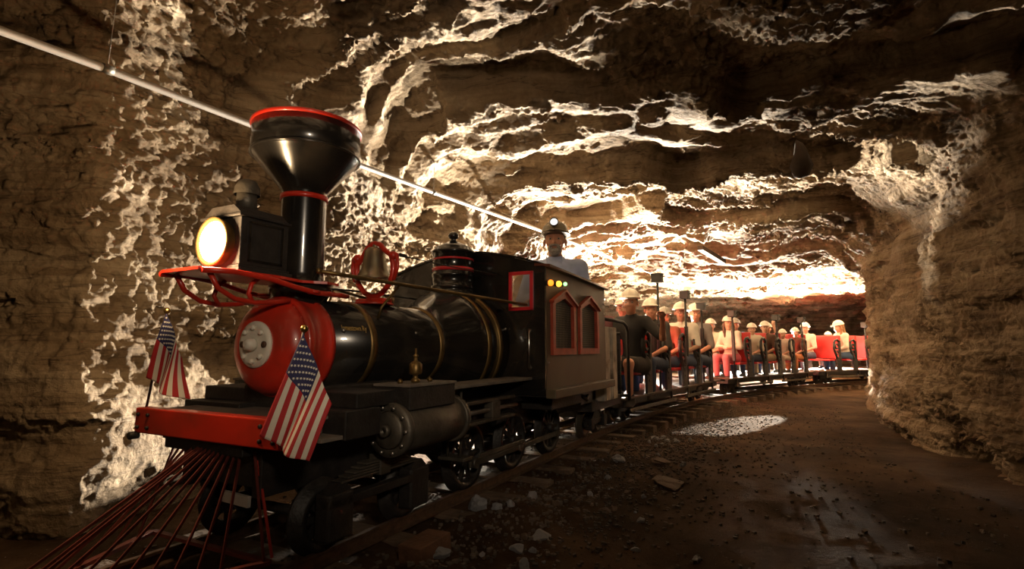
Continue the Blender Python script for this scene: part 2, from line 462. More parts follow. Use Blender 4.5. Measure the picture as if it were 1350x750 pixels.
def floor_mesh():
    h = .03
    xs = np.arange(-5., 9, h); ys = np.arange(-3.9, 13., h)
    X, Y = np.meshgrid(xs, ys, indexing='ij'); Z = ground_z(X, Y)
    V = np.stack([X, Y, Z], 2).reshape(-1, 3); nx, ny = X.shape
    i = np.arange(nx*ny).reshape(nx, ny)
    Q = np.stack([i[:-1, :-1], i[1:, :-1], i[1:, 1:], i[:-1, 1:]], 2).reshape(-1, 4)
    c = V[Q].mean(1); inside = seg_dist(c[:, 0], c[:, 1], ROOM) > -.7
    V, Q = compact(V, Q[inside])
    h = .15; xs = np.arange(-5., 18, h); ys = np.arange(-3.9, 20.5, h)
    X, Y = np.meshgrid(xs, ys, indexing='ij'); Z = ground_z(X, Y)
    V2 = np.stack([X, Y, Z], 2).reshape(-1, 3); nx, ny = X.shape
    i = np.arange(nx*ny).reshape(nx, ny)
    Q2 = np.stack([i[:-1, :-1], i[1:, :-1], i[1:, 1:], i[:-1, 1:]], 2).reshape(-1, 4)
    c = V2[Q2].mean(1); inside = (seg_dist(c[:, 0], c[:, 1], ROOM) > -.8) & ((c[:, 0] > 9) | (c[:, 1] > 13-.0))
    V2, Q2 = compact(V2, Q2[inside])
    o = mesh_np('floor', np.concatenate([V, V2]), np.concatenate([Q, Q2+len(V)]), M_SAND); o['kind'] = 'structure'
floor_mesh()
# ================================================================ materials of the train
M_BLK = mat('black_gloss_paint', (.012, .011, .010), .22, coat=.5, var=.3, scale=4, dirt=(.03, .024, .018), dirt_scale=5)
M_BLKM = mat('black_matt_iron', (.018, .015, .013), .55, var=.4, scale=20, bump=.3)
M_RED = mat('red_paint', (.62, .028, .012), .35, coat=.3, var=.12, scale=6, dirt=(.34, .03, .015), dirt_scale=4)
M_REDD = mat('dark_red_trim', (.42, .035, .025), .45, var=.15)
M_REDL = mat('red_line_paint', (.6, .02, .03), .35, coat=.3, var=.1)
M_WOODR = mat('red_brown_window_frame', (.36, .06, .03), .45, var=.25, scale=18)
M_BRASS = mat('brass', (.62, .42, .14), .3, metal=1., var=.2, scale=25)
M_BRASSD = mat('tarnished_brass', (.22, .14, .05), .42, metal=.8, var=.35, scale=14)
M_STEEL = mat('grey_steel', (.35, .32, .28), .38, metal=.9, var=.25, scale=20)
M_STEELD = mat('dark_worn_steel', (.11, .095, .075), .5, metal=.6, var=.35, scale=14, bump=.2)
M_PLATE = mat('dusty_deck_plate', (.15, .125, .10), .8, var=.25, scale=16, dirt=(.09, .06, .05))
M_CABSIDE = mat('olive_metal_panel', (.125, .098, .058), .48, metal=.15, var=.2, scale=3, dirt=(.10, .07, .045), dirt_scale=3)
M_WHITE = mat('white_enamel', (.72, .68, .58), .4, var=.06)
M_MESH = mat('wire_mesh_steel', (.2, .17, .13), .5, metal=.5)
M_GOLD = mat('gold_leaf_lettering', (.45, .29, .08), .5)
M_GALV = mat('galvanised_sheet', (.50, .44, .36), .6, metal=.15, var=.3, scale=10, dirt=(.14, .11, .08), dirt_scale=6)
M_RUST = mat('rusty_rail_steel', (.10, .055, .032), .6, metal=.3, var=.4, scale=30)
M_TOP = mat('polished_rail_head', (.30, .26, .22), .35, metal=.9)
M_TIE = mat('weathered_tie_timber', (.11, .07, .042), .85, var=.4, scale=12, bump=.5)
M_LENS = mat('headlamp_lens', (1, 1, 1), .3, emit=(1, .88, .66), estr=60.)
M_BAMB = mat('amber_bulb', (1, .6, .2), .3, emit=(1, .20, .01), estr=3.)
M_BYEL = mat('yellow_bulb', (1, .8, .3), .3, emit=(1, .42, .04), estr=3.5)
M_BGRN = mat('green_bulb', (.6, 1, .6), .3, emit=(.35, 1, .35), estr=2.5)
M_CHROME = mat('bright_chrome', (.7, .68, .64), .2, metal=1., var=.05)
M_GLASSD = mat('dark_interior', (.01, .01, .01), .7)

# ================================================================ locomotive
S0 = 2.2
OFF = (0, S0, 0)
def lb(): return MB(OFF)
loco = thing('steam_locomotive', 'black and red miniature steam locomotive with flared smokestack and lit headlamp', 'locomotive', W(0, S0), -TH)
def wheel_mb(b, v, s, r, th=.045, spokes=8):
    sg = 1 if v > 0 else -1
    b.lathe([(0, r+.018), (.012, r+.016), (.014, r), (th, r-.004), (th, r-.03), (th-.012, r-.035), (.016, r-.035), (0, r-.03)], (v-sg*.02, s, r), 'x', 36, cap=False) if False else None
    rings = [(0, r-.032), (0, r+.016), (.01, r+.016), (.014, r), (th, r-.003), (th, r-.032), (0, r-.032)]
    b.lathe([(sg*h, q) for h, q in rings], (v-sg*.02, s, r), 'x', 36, cap=False)
    b.lathe([(0, .03), (sg*.055, .03), (sg*.06, .024)], (v-sg*.02, s, r), 'x', 20)
    for i in range(spokes):
        a = 2*PI*i/spokes
        b.bar((v+sg*.005, s+.026*math.cos(a), r+.026*math.sin(a)), (v+sg*.005, s+(r-.028)*math.cos(a), r+(r-.028)*math.sin(a)), .022, .016, up=(1, 0, 0))
# frame
b = lb()
for v in (-.19, .19): b.box(v-.02, v+.02, 1.2, 3.8, .22, .36, .004)
for s in (1.25, 1.9, 2.5, 3.1, 3.75): b.box(-.19, .19, s-.02, s+.02, .24, .34, .003)
b.box(-.36, .36, 2.0, 3.8, .40, .43, .003)
frame = b.build('frame', M_BLKM, loco)
# pilot (cow catcher)
M_PBAR = mat('dull_red_pilot_bar', (.13, .022, .015), .7, var=.3)
b = lb(); b.box(-.235, .185, 1.145, 1.185, .355, .395, .004); b.box(-.24, .19, 1.14, 1.19, .388, .395)
pilot = b.build('pilot', M_BLKM, loco)

M_PBAR = mat('dull_red_pilot_bar', (.13, .022, .015), .7, var=.3)
nose = (-.06, .56, .035)
bl, br = (-.36, 1.20, .035), (.25, 1.215, .03)
bb = lb()
bb.bar(br, nose, .022, .012); bb.bar(bl, nose, .022, .012); bb.bar(bl, br, .02, .012)
bb.build('pilot_base', M_PBAR, pilot)
def lerp(a, c, t): return tuple(a[i]+(c[i]-a[i])*t for i in range(3))
tops = np.linspace(.175, -.225, 16)
for i in range(11):
    t = i/10.
    e = lerp(br, nose, .10+.90*t) if i > 0 else lerp(br, nose, .28*0+.02)
    top = (.175-.035*i*.62, 1.165, .38) if i > 0 else (.185, 1.19, .37)
    q = lb().bar(top, e, .0045, .008); q.build('pilot_bar', M_PBAR, pilot)
for i in range(1, 10, 2):
    t = i/10.
    e = lerp(bl, nose, .02+.90*t); top = (-.22+.021*i, 1.165, .38)
    q = lb().bar(top, e, .0045, .008); q.build('pilot_bar', M_PBAR, pilot)
q = lb().bar((.19, 1.20, .34), (.25, 1.225, .04), (.0045), .008); q.build('pilot_bar', M_REDD, pilot)
lb().bar((.03, 1.20, .21), (.16, 1.20, .205), .012, .035).build('white_tag', mat('pale_tape', (.5, .47, .42), .7), pilot)
# buffer beam and deck
b = lb(); b.box(-.385, .385, 1.12, 1.17, .398, .488, .005); beam = b.build('buffer_beam', M_RED, loco)
for v in (-.36, -.30, .30, .36):
    for z in (.42, .465): b = lb(); b.lathe([(0, .007), (-.006, .007), (-.009, .004)], (v, 1.12, z), 'y', 8); b.build('beam_bolt', M_BLKM, beam)
b = lb(); b.lathe([(0, .014), (-.03, .014), (-.034, .009)], (-.375, 1.13, .39), 'y', 12); b.build('hose_connector', M_BLKM, beam)
b = lb(); b.box(-.36, .36, 1.17, 1.56, .466, .478, .002); b.build('front_deck', M_PLATE, loco)
b = lb(); b.box(.05, .43, 1.24, 1.36, .405, .418, .002); b.box(.30, .335, 1.25, 1.34, .418, .45, .003); b.build('step_plate', M_PLATE, loco)
for sg in (1, -1):
    b = lb()
    b.box(sg*.10 if sg > 0 else -.44, .44 if sg > 0 else -.10, 1.33, 1.50, .40, .495, .004)
    b.box(sg*.12 if sg > 0 else -.42, .42 if sg > 0 else -.12, 1.40, 1.62, .495, .548, .004)
    b.build('cylinder_saddle', M_BLKM, loco)
    cv, cw = sg*.42, .402
    b = lb(); b.lathe([(0, .082), (.01, .088), (.40, .088), (.41, .082)], (cv, 1.57, cw), 'y', 40)
    cy = b.build('steam_cylinder', M_STEELD, loco)
    b = lb(); b.lathe([(0, .07), (-.004, .098), (.02, .1), (.03, .096)], (cv, 1.57, cw), 'y', 40)
    b.lathe([(0, .07), (-.012, .064), (-.016, .03), (-.016, .022)], (cv, 1.57, cw), 'y', 32)
    b.lathe([(-.016, .024), (-.034, .022), (-.036, .010), (-.022, .009)], (cv, 1.57, cw), 'y', 20)
    b.build('front_cylinder_cover', M_STEELD, cy)
    b = lb(); b.lathe([(0, .096), (.008, .1), (.026, .1), (.03, .07)], (cv, 1.955, cw), 'y', 40)
    b.lathe([(0, .02), (.08, .016)], (cv, 1.98, cw), 'y', 16); b.build('rear_cylinder_cover', M_STEELD, cy)
    for i in range(10):
        a = 2*PI*(i+.5)/10; b = lb(); b.lathe([(0, .008), (-.008, .008), (-.011, .004)], (cv+.084*math.sin(a), 1.566, cw+.084*math.cos(a)), 'y', 6); b.build('cover_bolt', M_STEEL, cy)
    b = lb(); b.box(cv-.10, cv+.07, 1.60, 1.90, cw+.07, cw+.155, .004); ch = b.build('valve_chest', M_BLKM, cy)
    b = lb(); b.box(cv-.105, cv+.075, 1.595, 1.905, cw+.155, cw+.165, .002); b.build('chest_lid', M_PLATE, cy)
    b = lb()
    b.lathe([(0, .018), (.012, .018), (.018, .010), (.03, .010), (.034, .024), (.04, .026), (.072, .026), (.08, .018), (.086, .008), (.10, .008), (.106, .012), (.113, .004), (.135, .004)], (cv-.0, 1.72, cw+.165), 'z', 16)
    for dv in (-.05, .05): b.sphere((cv+dv*.3, 1.72+dv*1.5, cw+.172), .011, 6)
    b.build('oil_cup', M_BRASSD, cy)
    b = lb(); b.tube([(cv, 2.05, cw), (cv, 2.6, cw)], .011, 10); b.build('piston_rod', M_STEEL, cy)
    b = lb(); b.box(cv-.02, cv+.02, 2.05, 2.55, cw+.04, cw+.055, .002); b.box(cv-.02, cv+.02, 2.05, 2.55, cw-.055, cw-.04, .002)
    b.box(cv-.025, cv+.025, 2.3, 2.38, cw-.04, cw+.04, .004); b.build('crosshead', M_STEELD, cy)
# smokebox, boiler
b = lb(); b.lathe([(0, .03), (.0, .10), (.012, .145), (.035, .172), (.06, .182), (.075, .184)], (0, 1.315, .71), 'y', 56)
door = b.build('smokebox_door', M_RED, loco)
b = lb(); b.lathe([(-.004, .07), (0, .086), (.012, .086), (.014, .08)], (0, 1.305, .716), 'y', 40); pl = b.build('number_plate', M_WHITE, door)
for i in range(8):
    a = 2*PI*i/8
    if i in (2, 6): continue
    b = lb(); b.lathe([(0, .010), (-.010, .010), (-.014, .005)], (.062*math.sin(a), 1.302, .716+.062*math.cos(a)), 'y', 8); b.build('plate_stud', M_WHITE, pl)
b = lb(); b.lathe([(0, .024), (-.012, .024), (-.03, .020), (-.036, .009)], (0, 1.302, .716), 'y', 16); b.build('plate_knob', M_WHITE, pl)
for sgn in (-1, 1): b = lb(); b.lathe([(0, .012), (-.006, .012), (-.008, .006)], (.060*sgn, 1.302, .716), 'y', 12); b.build('dark_plug', M_RUST, pl)
b = lb(); b.lathe([(0, .150), (0, .188), (.008, .193), (.03, .195), (.034, .190), (.10, .190), (.104, .196), (.125, .196), (.128, .15)], (0, 1.388, .71), 'y', 56)
ringo = b.build('smokebox_ring', M_RED, loco)
for i in range(20):
    a = 2*PI*i/20; b = lb(); b.lathe([(0, .006), (-.006, .006), (-.008, .003)], (.180*math.sin(a), 1.388, .71+.180*math.cos(a)), 'y', 8); b.build('ring_rivet', M_RED, ringo)
b = lb(); b.lathe([(1.512, .19), (2.22, .198), (2.30, .225), (2.43, .30), (2.47, .312), (2.76, .318)], (0, 0, .71), 'y', 72); boiler = b.build('boiler', M_BLK, loco)
for s, r in ((1.73, .193), (2.22, .199), (2.50, .314), (2.62, .317)):
    b = lb(); b.lathe([(-.018, r-.004), (-.018, r+.004), (.018, r+.0045), (.018, r-.004)], (0, s, .71), 'y', 72, cap=False); b.build('boiler_band', M_BRASSD, boiler)
for s in (1.56, 2.02, 2.7): 
    for a in (.35, 1.25): b = lb(); b.sphere(((.315 if s > 2.5 else .195)*math.sin(a), s, .71+(.315 if s > 2.5 else .195)*math.cos(a)), .009, 6); b.build('boiler_stud', M_STEEL, boiler)
# lettering
cu = bpy.data.curves.new('lt', 'FONT'); cu.body = 'Jamestown Ry'; cu.size = .034; cu.extrude = .0006
to = bpy.data.objects.new('lt', cu); C.objects.link(to); bpy.context.view_layer.update()
me = bpy.data.meshes.new_from_object(to.evaluated_get(bpy.context.evaluated_depsgraph_get())); bpy.data.objects.remove(to)
A = 1.24
for v in me.vertices:
    x, y, z = v.co; ang = A-(y)/.192
    v.co = Vector(((.1935+z)*math.sin(ang), 1.555+x*.72-S0, .71+(.1935+z)*math.cos(ang)))
me.materials.append(M_GOLD); lo = bpy.data.objects.new('gold_lettering', me); C.objects.link(lo); lo.parent = boiler
# stack
b = lb()
b.lathe([(.86, .088), (.93, .12), (.945, .12), (.955, .092), (1.0, .0875), (1.33, .0875), (1.345, .094), (1.47, .198), (1.482, .206), (1.49, .214), (1.605, .214), (1.606, .196), (1.5, .19), (1.35, .07), (1.3, .06)], (0, 1.50, 0), 'z', 64, cap=False)
stack = b.build('smokestack', M_BLK, loco)
b = lb(); b.lathe([(1.600, .205), (1.600, .218), (1.612, .220), (1.617, .214), (1.615, .198)], (0, 1.50, 0), 'z', 64, cap=False)
b.build('stack_rim', M_RED, stack)
b = lb(); b.lathe([(1.302, .088), (1.302, .094), (1.322, .094), (1.322, .088)], (0, 1.50, 0), 'z', 48, cap=False); b.build('stack_collar', M_RED, stack)
b = lb(); b.lathe([(1.486, .206), (1.484, .2175), (1.492, .2175), (1.496, .212)], (0, 1.50, 0), 'z', 64, cap=False); b.build('stack_lip', M_BLK, stack)
# headlamp bracket
b = lb()
pl8 = [(-.10, 1.015), (.10, 1.015), (.13, 1.10), (.13, 1.30), (.10, 1.42), (.12, 1.46), (.15, 1.5), (.13, 1.58), (.07, 1.62), (-.07, 1.62), (-.13, 1.58), (-.15, 1.5), (-.12, 1.46), (-.10, 1.42), (-.13, 1.30), (-.13, 1.10)]
b.prism([(v, s, .952) for v, s in pl8], (0, 0, .010)); brk = b.build('headlamp_bracket', M_RED, loco)
for sg in (-1, 1):
    b = lb()
    b.tube([(sg*.11, 1.02, .95), (sg*.125, 1.12, .955), (sg*.14, 1.25, .945), (sg*.15, 1.35, .925), (sg*.155, 1.45, .912), (sg*.16, 1.56, .912), (sg*.13, 1.63, .915), (sg*.08, 1.645, .925)], .010, 8)
    b.tube([(sg*.09, 1.06, .948), (sg*.09, 1.09, .90), (sg*.095, 1.15, .868), (sg*.10, 1.22, .86), (sg*.10, 1.30, .868), (sg*.11, 1.36, .88)], .009, 8)
    b.tube([(sg*.095, 1.22, .86), (sg*.095, 1.20, .89), (sg*.095, 1.21, .925), (sg*.095, 1.24, .95)], .008, 8)
    for k in range(3):
        c = (sg*.145, 1.44+.06*k, .915); b.tube([(c[0]+.02*math.cos(a)*sg, c[1]+.022*math.sin(a), c[2]) for a in np.linspace(0, 2*PI, 13)[:-1]], .007, 6, closed=True)
    b.build('bracket_scroll', M_RED, brk)
# headlamp
b = lb()
b.box(-.105, .105, 1.15, 1.345, .985, 1.155, .004); b.box(-.118, .118, 1.14, 1.36, .962, .975, .002); b.box(-.110, .110, 1.145, 1.352, .975, .985, .002)
b.box(-.112, .112, 1.14, 1.352, 1.155, 1.165, .002)
b.prism([(-.105, 1.15, 1.165), (-.06, 1.15, 1.20), (.06, 1.15, 1.20), (.105, 1.15, 1.165)], (0, .195, 0))
hl = b.build('headlamp_box', M_BLKM, loco)
b = lb(); 
for s0, s1, z0, z1 in ((1.18, 1.32, 1.0, 1.008), (1.18, 1.32, 1.135, 1.143), (1.18, 1.188, 1.0, 1.14), (1.312, 1.32, 1.0, 1.14)): b.box(.104, .109, s0, s1, z0, z1)
b.build('side_door', M_BLK, hl)
b = lb(); b.lathe([(1.198, .036), (1.285, .034)], (0, 1.24, 0), 'z', 24)
b.lathe([(1.262, .045), (1.29, .043), (1.315, .030), (1.325, .004)], (0, 1.24, 0), 'z', 24, cap=False); b.build('headlamp_vent', M_STEELD, hl)
b = lb(); b.lathe([(0, .078), (-.03, .086), (-.036, .086), (-.036, .078), (-.01, .05)], (0, 1.15, 1.068), 'y', 40, cap=False); b.build('lens_ring', M_BRASSD, hl)
b = lb(); b.lathe([(.0, .076), (-.012, .06), (-.018, .03), (-.02, .002)], (0, 1.125, 1.068), 'y', 40); b.build('glowing_lens', M_LENS, hl)
# bell
b = lb()
loop = []
for i in range(25):
    a = -PI/2+2*PI*i/24
    x, z = .108*math.cos(a), 1.075+.128*math.sin(a)
    if math.sin(a) > .5: x *= .78
    if abs(math.sin(a)) < .55: x *= 1.06
    loop.append((x, 1.93, z))
b.tube(loop[:-1], .013, 10, closed=True)
for sg in (-1, 1):
    b.sphere((sg*.112, 1.93, 1.135), .022, 8); b.tube([(sg*.10, 1.93, 1.15), (sg*.135, 1.93, 1.14), (sg*.14, 1.93, 1.08), (sg*.12, 1.93, 1.02)], .009, 8)
b.lathe([(.905, .10), (.918, .085), (.925, .04), (.955, .03)], (0, 1.93, 0), 'z', 24); b.box(-.085, .085, 1.895, 1.965, .915, .935, .006)
yoke = b.build('bell_yoke', M_RED, loco)
b = lb(); b.lathe([(1.178, .004), (1.18, .034), (1.165, .048), (1.12, .054), (1.08, .062), (1.045, .078), (1.03, .094), (1.026, .094), (1.03, .08), (1.10, .045)], (0, 1.93, 0), 'z', 40, cap=False)
b.sphere((0, 1.93, 1.035), .016, 8); b.lathe([(1.18, .012), (1.205, .012)], (0, 1.93, 0), 'z', 12)
b.build('bell', mat('dull_bronze_bell', (.34, .29, .2), .33, metal=.9, var=.25, scale=8), yoke)
# dome
b = lb()
b.lathe([(.97, .165), (1.005, .155), (1.03, .128), (1.04, .126), (1.045, .132), (1.06, .132), (1.065, .122), (1.11, .122), (1.115, .127), (1.13, .127), (1.135, .12), (1.25, .12), (1.255, .132), (1.268, .132), (1.272, .122), (1.29, .112), (1.31, .07), (1.325, .04), (1.335, .018), (1.345, .016), (1.35, .026), (1.365, .032), (1.38, .026), (1.39, .01)], (0, 2.6, 0), 'z', 48)
dome = b.build('steam_dome', M_BLK, loco)
for z, hgt in ((1.148, .020), (1.212, .011)):
    b = lb(); b.lathe([(0, .119), (0, .1225), (hgt, .1225), (hgt, .119)], (0, 2.6, z), 'z', 48, cap=False); b.build('red_stripe', M_REDL, dome)
# hand rails, cord
for sg in (1, -1):
    b = lb(); pts = [(sg*(.1+.335*t), 1.5+1.2*t, 1.007-.062*t) for t in np.linspace(0, 1, 12)]
    b.tube(pts, .0085, 10); b.sphere((sg*.1, 1.5, 1.007), .013, 8); hr = b.build('handrail', M_BRASSD, loco)
    b = lb(); b.tube([(sg*.205, 1.875, .988), (sg*.165, 1.80, .88), (sg*.155, 1.79, .83)], .006, 8); b.build('rail_bracket', M_BRASSD, hr)
b = lb(); b.tube([(.13, 1.93, 1.14)]+[(.13+.1*t, 1.93+.79*t, 1.14-.01*math.sin(PI*t)) for t in np.linspace(.05, 1, 8)], .0028, 6)
b.lathe([(0, .010), (.05, .008)], (.135, 1.95, 1.14), 'y', 8); b.build('bell_cord', M_BLKM, loco)
b = lb(); b.tube([(-.15, 1.5, .97), (-.2, 2.0, .99), (-.28, 2.7, 1.0)], .005, 6); b.build('sand_pipe', M_BLKM, loco)
# running board
b = lb()
for sg in (-1, 1):
    b.box(sg*.30 if sg > 0 else -.46, .46 if sg > 0 else -.30, 1.94, 2.72, .525, .54, .003)
b.build('running_board', M_PLATE, loco)
# wheels, rods, springs
for s in (1.42, 1.86):
    for sg in (-1, 1): b = lb(); wheel_mb(b, sg*.25, s, .115); b.build('pilot_wheel', M_BLKM, loco)
for s in (2.35, 2.85, 3.4):
    for sg in (-1, 1): b = lb(); wheel_mb(b, sg*.25, s, .165, spokes=10); b.build('driving_wheel', M_BLKM, loco)
    b = lb(); b.cyl((-.26, s, .165), .022, .52, 'x', 12); b.build('axle', M_BLKM, loco)
for s in (1.42, 1.86): b = lb(); b.cyl((-.26, s, .115), .018, .52, 'x', 12); b.build('axle', M_BLKM, loco)
for sg in (-1, 1):
    b = lb(); b.box(sg*.315-.008, sg*.315+.008, 2.3, 3.45, .115, .145, .004)
    for s in (2.35, 2.85, 3.4): b.cyl((sg*.315-.015, s, .13), .026, .03, 'x', 16)
    b.build('side_rod', M_STEELD, loco)
    b = lb(); b.box(sg*.33-.007, sg*.33+.007, 2.36, 2.87, .15, .175, .004); b.xf(Matrix.Identity(4)); b.build('main_rod', M_STEELD, loco)
    b = lb()
    for k in range(5): b.box(sg*.32-.025, sg*.32+.025, 1.42+.03*k, 1.86-.03*k, .235+.010*k, .243+.010*k, .002)
    b.box(sg*.32-.03, sg*.32+.03, 1.61, 1.67, .225, .30, .004); b.build('leaf_spring', M_STEELD, loco)
    for s in (1.42, 1.86):
        b = lb(); b.box(sg*.315-.035, sg*.315+.035, s-.06, s+.06, .05, .21, .01); b.prism([(sg*.30, s-.05, .21), (sg*.30, s+.05, .21), (sg*.30, s+.02, .24), (sg*.30, s-.02, .24)], (sg*.04, 0, 0)); b.build('axle_box', M_BLKM, loco)
    b = lb(); b.box(sg*.33-.02, sg*.33+.02, 1.36, 1.92, .16, .19, .003); b.build('truck_side', M_BLKM, loco)
b = lb(); b.box(-.18, .18, 1.4, 1.9, .30, .56, .01); b.box(-.20, .20, 2.3, 2.75, .36, .5, .01); b.build('smokebox_saddle', M_BLKM, loco)
b = lb(); b.box(.30, .44, 2.05, 2.13, .2, .215, .003)
for z in (.2, .30): b.box(.33, .42, 2.06, 2.12, z, z+.01)
b.tube([(.34, 2.07, .2), (.34, 2.07, .53)], .006, 6); b.tube([(.41, 2.07, .2), (.41, 2.07, .53)], .006, 6); b.build('boarding_step', M_STEELD, loco)
# cab
def arch_z(v): return 1.165+.112*max(0, 1-(abs(v)/.54)**1.7)
b = lb()
vs = np.linspace(-.54, .54, 25)
b.prism([(-.54, 2.72, .44)]+[(.325, 2.72, .44)]+[(.325, 2.72, arch_z(.325))]+[(v, 2.72, arch_z(v)) for v in reversed(vs) if v < .32], (0, .015, 0))
b.box(.325, .46, 2.72, 2.735, .44, .925); b.prism([(.46, 2.72, .44), (.54, 2.72, .44), (.54, 2.72, arch_z(.54)), (.46, 2.72, arch_z(.46))], (0, .015, 0))
b.prism([(.325, 2.72, 1.13), (.46, 2.72, 1.13), (.46, 2.72, arch_z(.46)), (.325, 2.72, arch_z(.325))], (0, .015, 0))
cabf = b.build('cab_front', M_BLK, loco)
b = lb(); f = .016
for a in ((.315, .335, .915, 1.14), (.45, .47, .915, 1.14), (.315, .47, .915, .935), (.315, .47, 1.12, 1.14)): b.box(a[0], a[1], 2.708, 2.722, a[2], a[3], .002)
b.build('front_window_frame', M_REDL, cabf)
b = lb()
for k in range(-12, 22):
    x0 = .335+k*.012
    for sg in (1, -1):
        p, q = [], []
        pts = []
        for t in np.linspace(0, 1, 2):
            pts.append((x0+(.185*t if sg > 0 else .185*(1-t)), 2.728, .935+.185*t))
        (xa, _, za), (xb, _, zb) = pts
        # clip to the opening
        def clip(xa, za, xb, zb):
            t0, t1 = 0., 1.
            dx = xb-xa
            for lo, hi in ((.335, .45),):
                ta, tb = (lo-xa)/dx, (hi-xa)/dx
                t0 = max(t0, min(ta, tb)); t1 = min(t1, max(ta, tb))
            return t0, t1
        t0, t1 = clip(xa, za, xb, zb)
        if t1-t0 > .04: b.bar((xa+(xb-xa)*t0, 2.728+.001*sg, za+(zb-za)*t0), (xa+(xb-xa)*t1, 2.728+.001*sg, za+(zb-za)*t1), .0022)
b.build('wire_mesh', M_STEEL, cabf)
b = lb(); b.tube([(.455, 2.70, .80), (.455, 2.69, .79), (.455, 2.69, .60), (.455, 2.70, .59)], .006, 8)
for z in (.80, .59): b.cyl((.455, 2.695, z), .010, .025, 'y', 10)
b.build('grab_handle', M_CHROME, cabf)
b = lb(); b.prism([(v, 2.705, arch_z(v)) for v in vs]+[(v, 2.705, arch_z(v)+.012) for v in reversed(vs)], (0, .10, 0)); b.build('roof_edge', M_BLK, cabf)
# right side wall with two pointed windows (opening built from strips)
def side_wall(v, inner, mtl):
    b = lb(); t = .012
    top = lambda s: 1.165-.03*(s-2.72)/1.08
    def poly(ps): b.prism([(v, s, w) for s, w in ps], (t, 0, 0))
    poly([(2.735, .44), (3.80, .44), (3.80, .675), (2.735, .675)])
    wins = [(2.80, 3.15), (3.24, 3.60)]
    xs = [2.735]+[q for w_ in wins for q in w_]+[3.80]
    for i in (0, 2, 4): poly([(xs[i], .675), (xs[i+1], .675), (xs[i+1], top(xs[i+1])), (xs[i], top(xs[i]))])
    for a, c in wins:
        m_ = (a+c)/2; poly([(a, .965), (m_, 1.02), (m_, top(m_)), (a, top(a))]); poly([(m_, 1.02), (c, .965), (c, top(c)), (m_, top(m_))])
    return b.build('cab_side', mtl, loco), wins
for sg in (1, -1):
    cs, wins = side_wall(.530 if sg > 0 else -.542, 0, M_CABSIDE)
    for a, c in wins:
        m_ = (a+c)/2; b = lb(); v0 = .538 if sg > 0 else -.56; fw = .028
        o = [(a-.01, .662), (c+.01, .662), (c+.01, .975), (m_, 1.038), (a-.01, .975)]
        i_ = [(a+fw, .70), (c-fw, .70), (c-fw, .955), (m_, .998), (a+fw, .955)]
        for k in range(5):
            p, q = o[k], o[(k+1) % 5]; r, s_ = i_[(k+1) % 5], i_[k]
            b.prism([(v0, p[0], p[1]), (v0, q[0], q[1]), (v0, r[0], r[1]), (v0, s_[0], s_[1])], (.022, 0, 0))
        b.bar((v0+.02, a-.025, .965), (v0+.02, m_, 1.045), .03, .014); b.bar((v0+.02, c+.025, .965), (v0+.02, m_, 1.045), .03, .014)
        wf = b.build('window_frame', M_WOODR, cs)
        b = lb(); vm = .534 if sg > 0 else -.536
        for k in range(24):
            z = .69+k*.014; ins = max(0, (z-.965)/.055)*(m_-a); 
            if z < 1.01: b.bar((vm, a+ins, z), (vm, c-ins, z), .0018)
        for k in range(22):
            s_ = a+(c-a)*(k+.5)/22; zt = .965+.055*(1-abs(s_-m_)/(m_-a)); b.bar((vm, s_, .68), (vm, s_, zt), .0018)
        b.build('window_mesh', M_MESH, wf)
        b = lb(); vb = .528 if sg > 0 else -.531; b.prism([(vb, a, .68), (vb, c, .68), (vb, c, .965), (vb, m_, 1.02), (vb, a, .965)], (.002, 0, 0)); b.build('window_screen', mat('dark_screen', (.035, .03, .02), .6), wf)
    b = lb(); x0 = .542 if sg > 0 else -.60
    b.box(x0, x0+.06, 2.72, 3.83, .425, .475, .004); b.build('cab_sill', M_CABSIDE, cs)
    b = lb(); v0 = .535*sg
    b.prism([(v0-.05, 2.70, 1.165), (v0+.045, 2.70, 1.158), (v0+.045, 2.70, 1.170), (v0-.05, 2.70, 1.18)], (0, 1.13, -.03)); b.build('roof_rail', mat('varnished_roof_rail', (.10, .03, .015), .3, coat=.5), cs)
    for s_, w_ in ((2.76, .62), (3.77, .62), (3.77, 1.02), (3.77, .95)): b = lb(); b.sphere((sg*.543, s_, w_), .007, 5); b.build('screw_head', M_STEEL, cs)
    if sg > 0:
        for s_, w_, m_, nm in ((2.745, 1.068, M_BAMB, 'amber_marker_lamp'), (2.865, 1.075, M_BYEL, 'yellow_marker_lamp'), (2.968, 1.085, M_BGRN, 'green_marker_lamp')):
            r = .018 if nm[0] != 'g' else .012
            b = lb(); b.cyl((.541, s_, w_), .016, .014, 'x', 14); k = b.build(nm, M_BLKM, cs)
            b = lb(); b.sphere((.565, s_, w_), r, 8); b.build('bulb', m_, k)
b = lb(); b.box(-.54, .54, 3.79, 3.802, .44, .9, .003); b.build('cab_rear', M_BLK, loco)
b = lb(); b.box(-.54, .54, 2.73, 3.8, .43, .45, .003); b.build('cab_floor', M_BLKM, loco)
b = lb(); b.box(.10, .46, 3.30, 3.62, .46, .78, .01); b.build('driver_seat', M_BLKM, loco)
b = lb(); b.box(-.08, .08, 3.72, 3.92, .27, .31, .004); b.build('drawbar', M_STEELD, loco)
b = lb(); b.box(.30, .5, 2.9, 3.4, .34, .43, .006); b.box(.34, .42, 3.6, 3.85, .30, .40, .006); b.tube([(.45, 3.4, .42), (.50, 3.5, .35), (.47, 3.62, .37), (.40, 3.75, .34)], .012, 8); b.build('underframe_box', M_BLKM, loco)

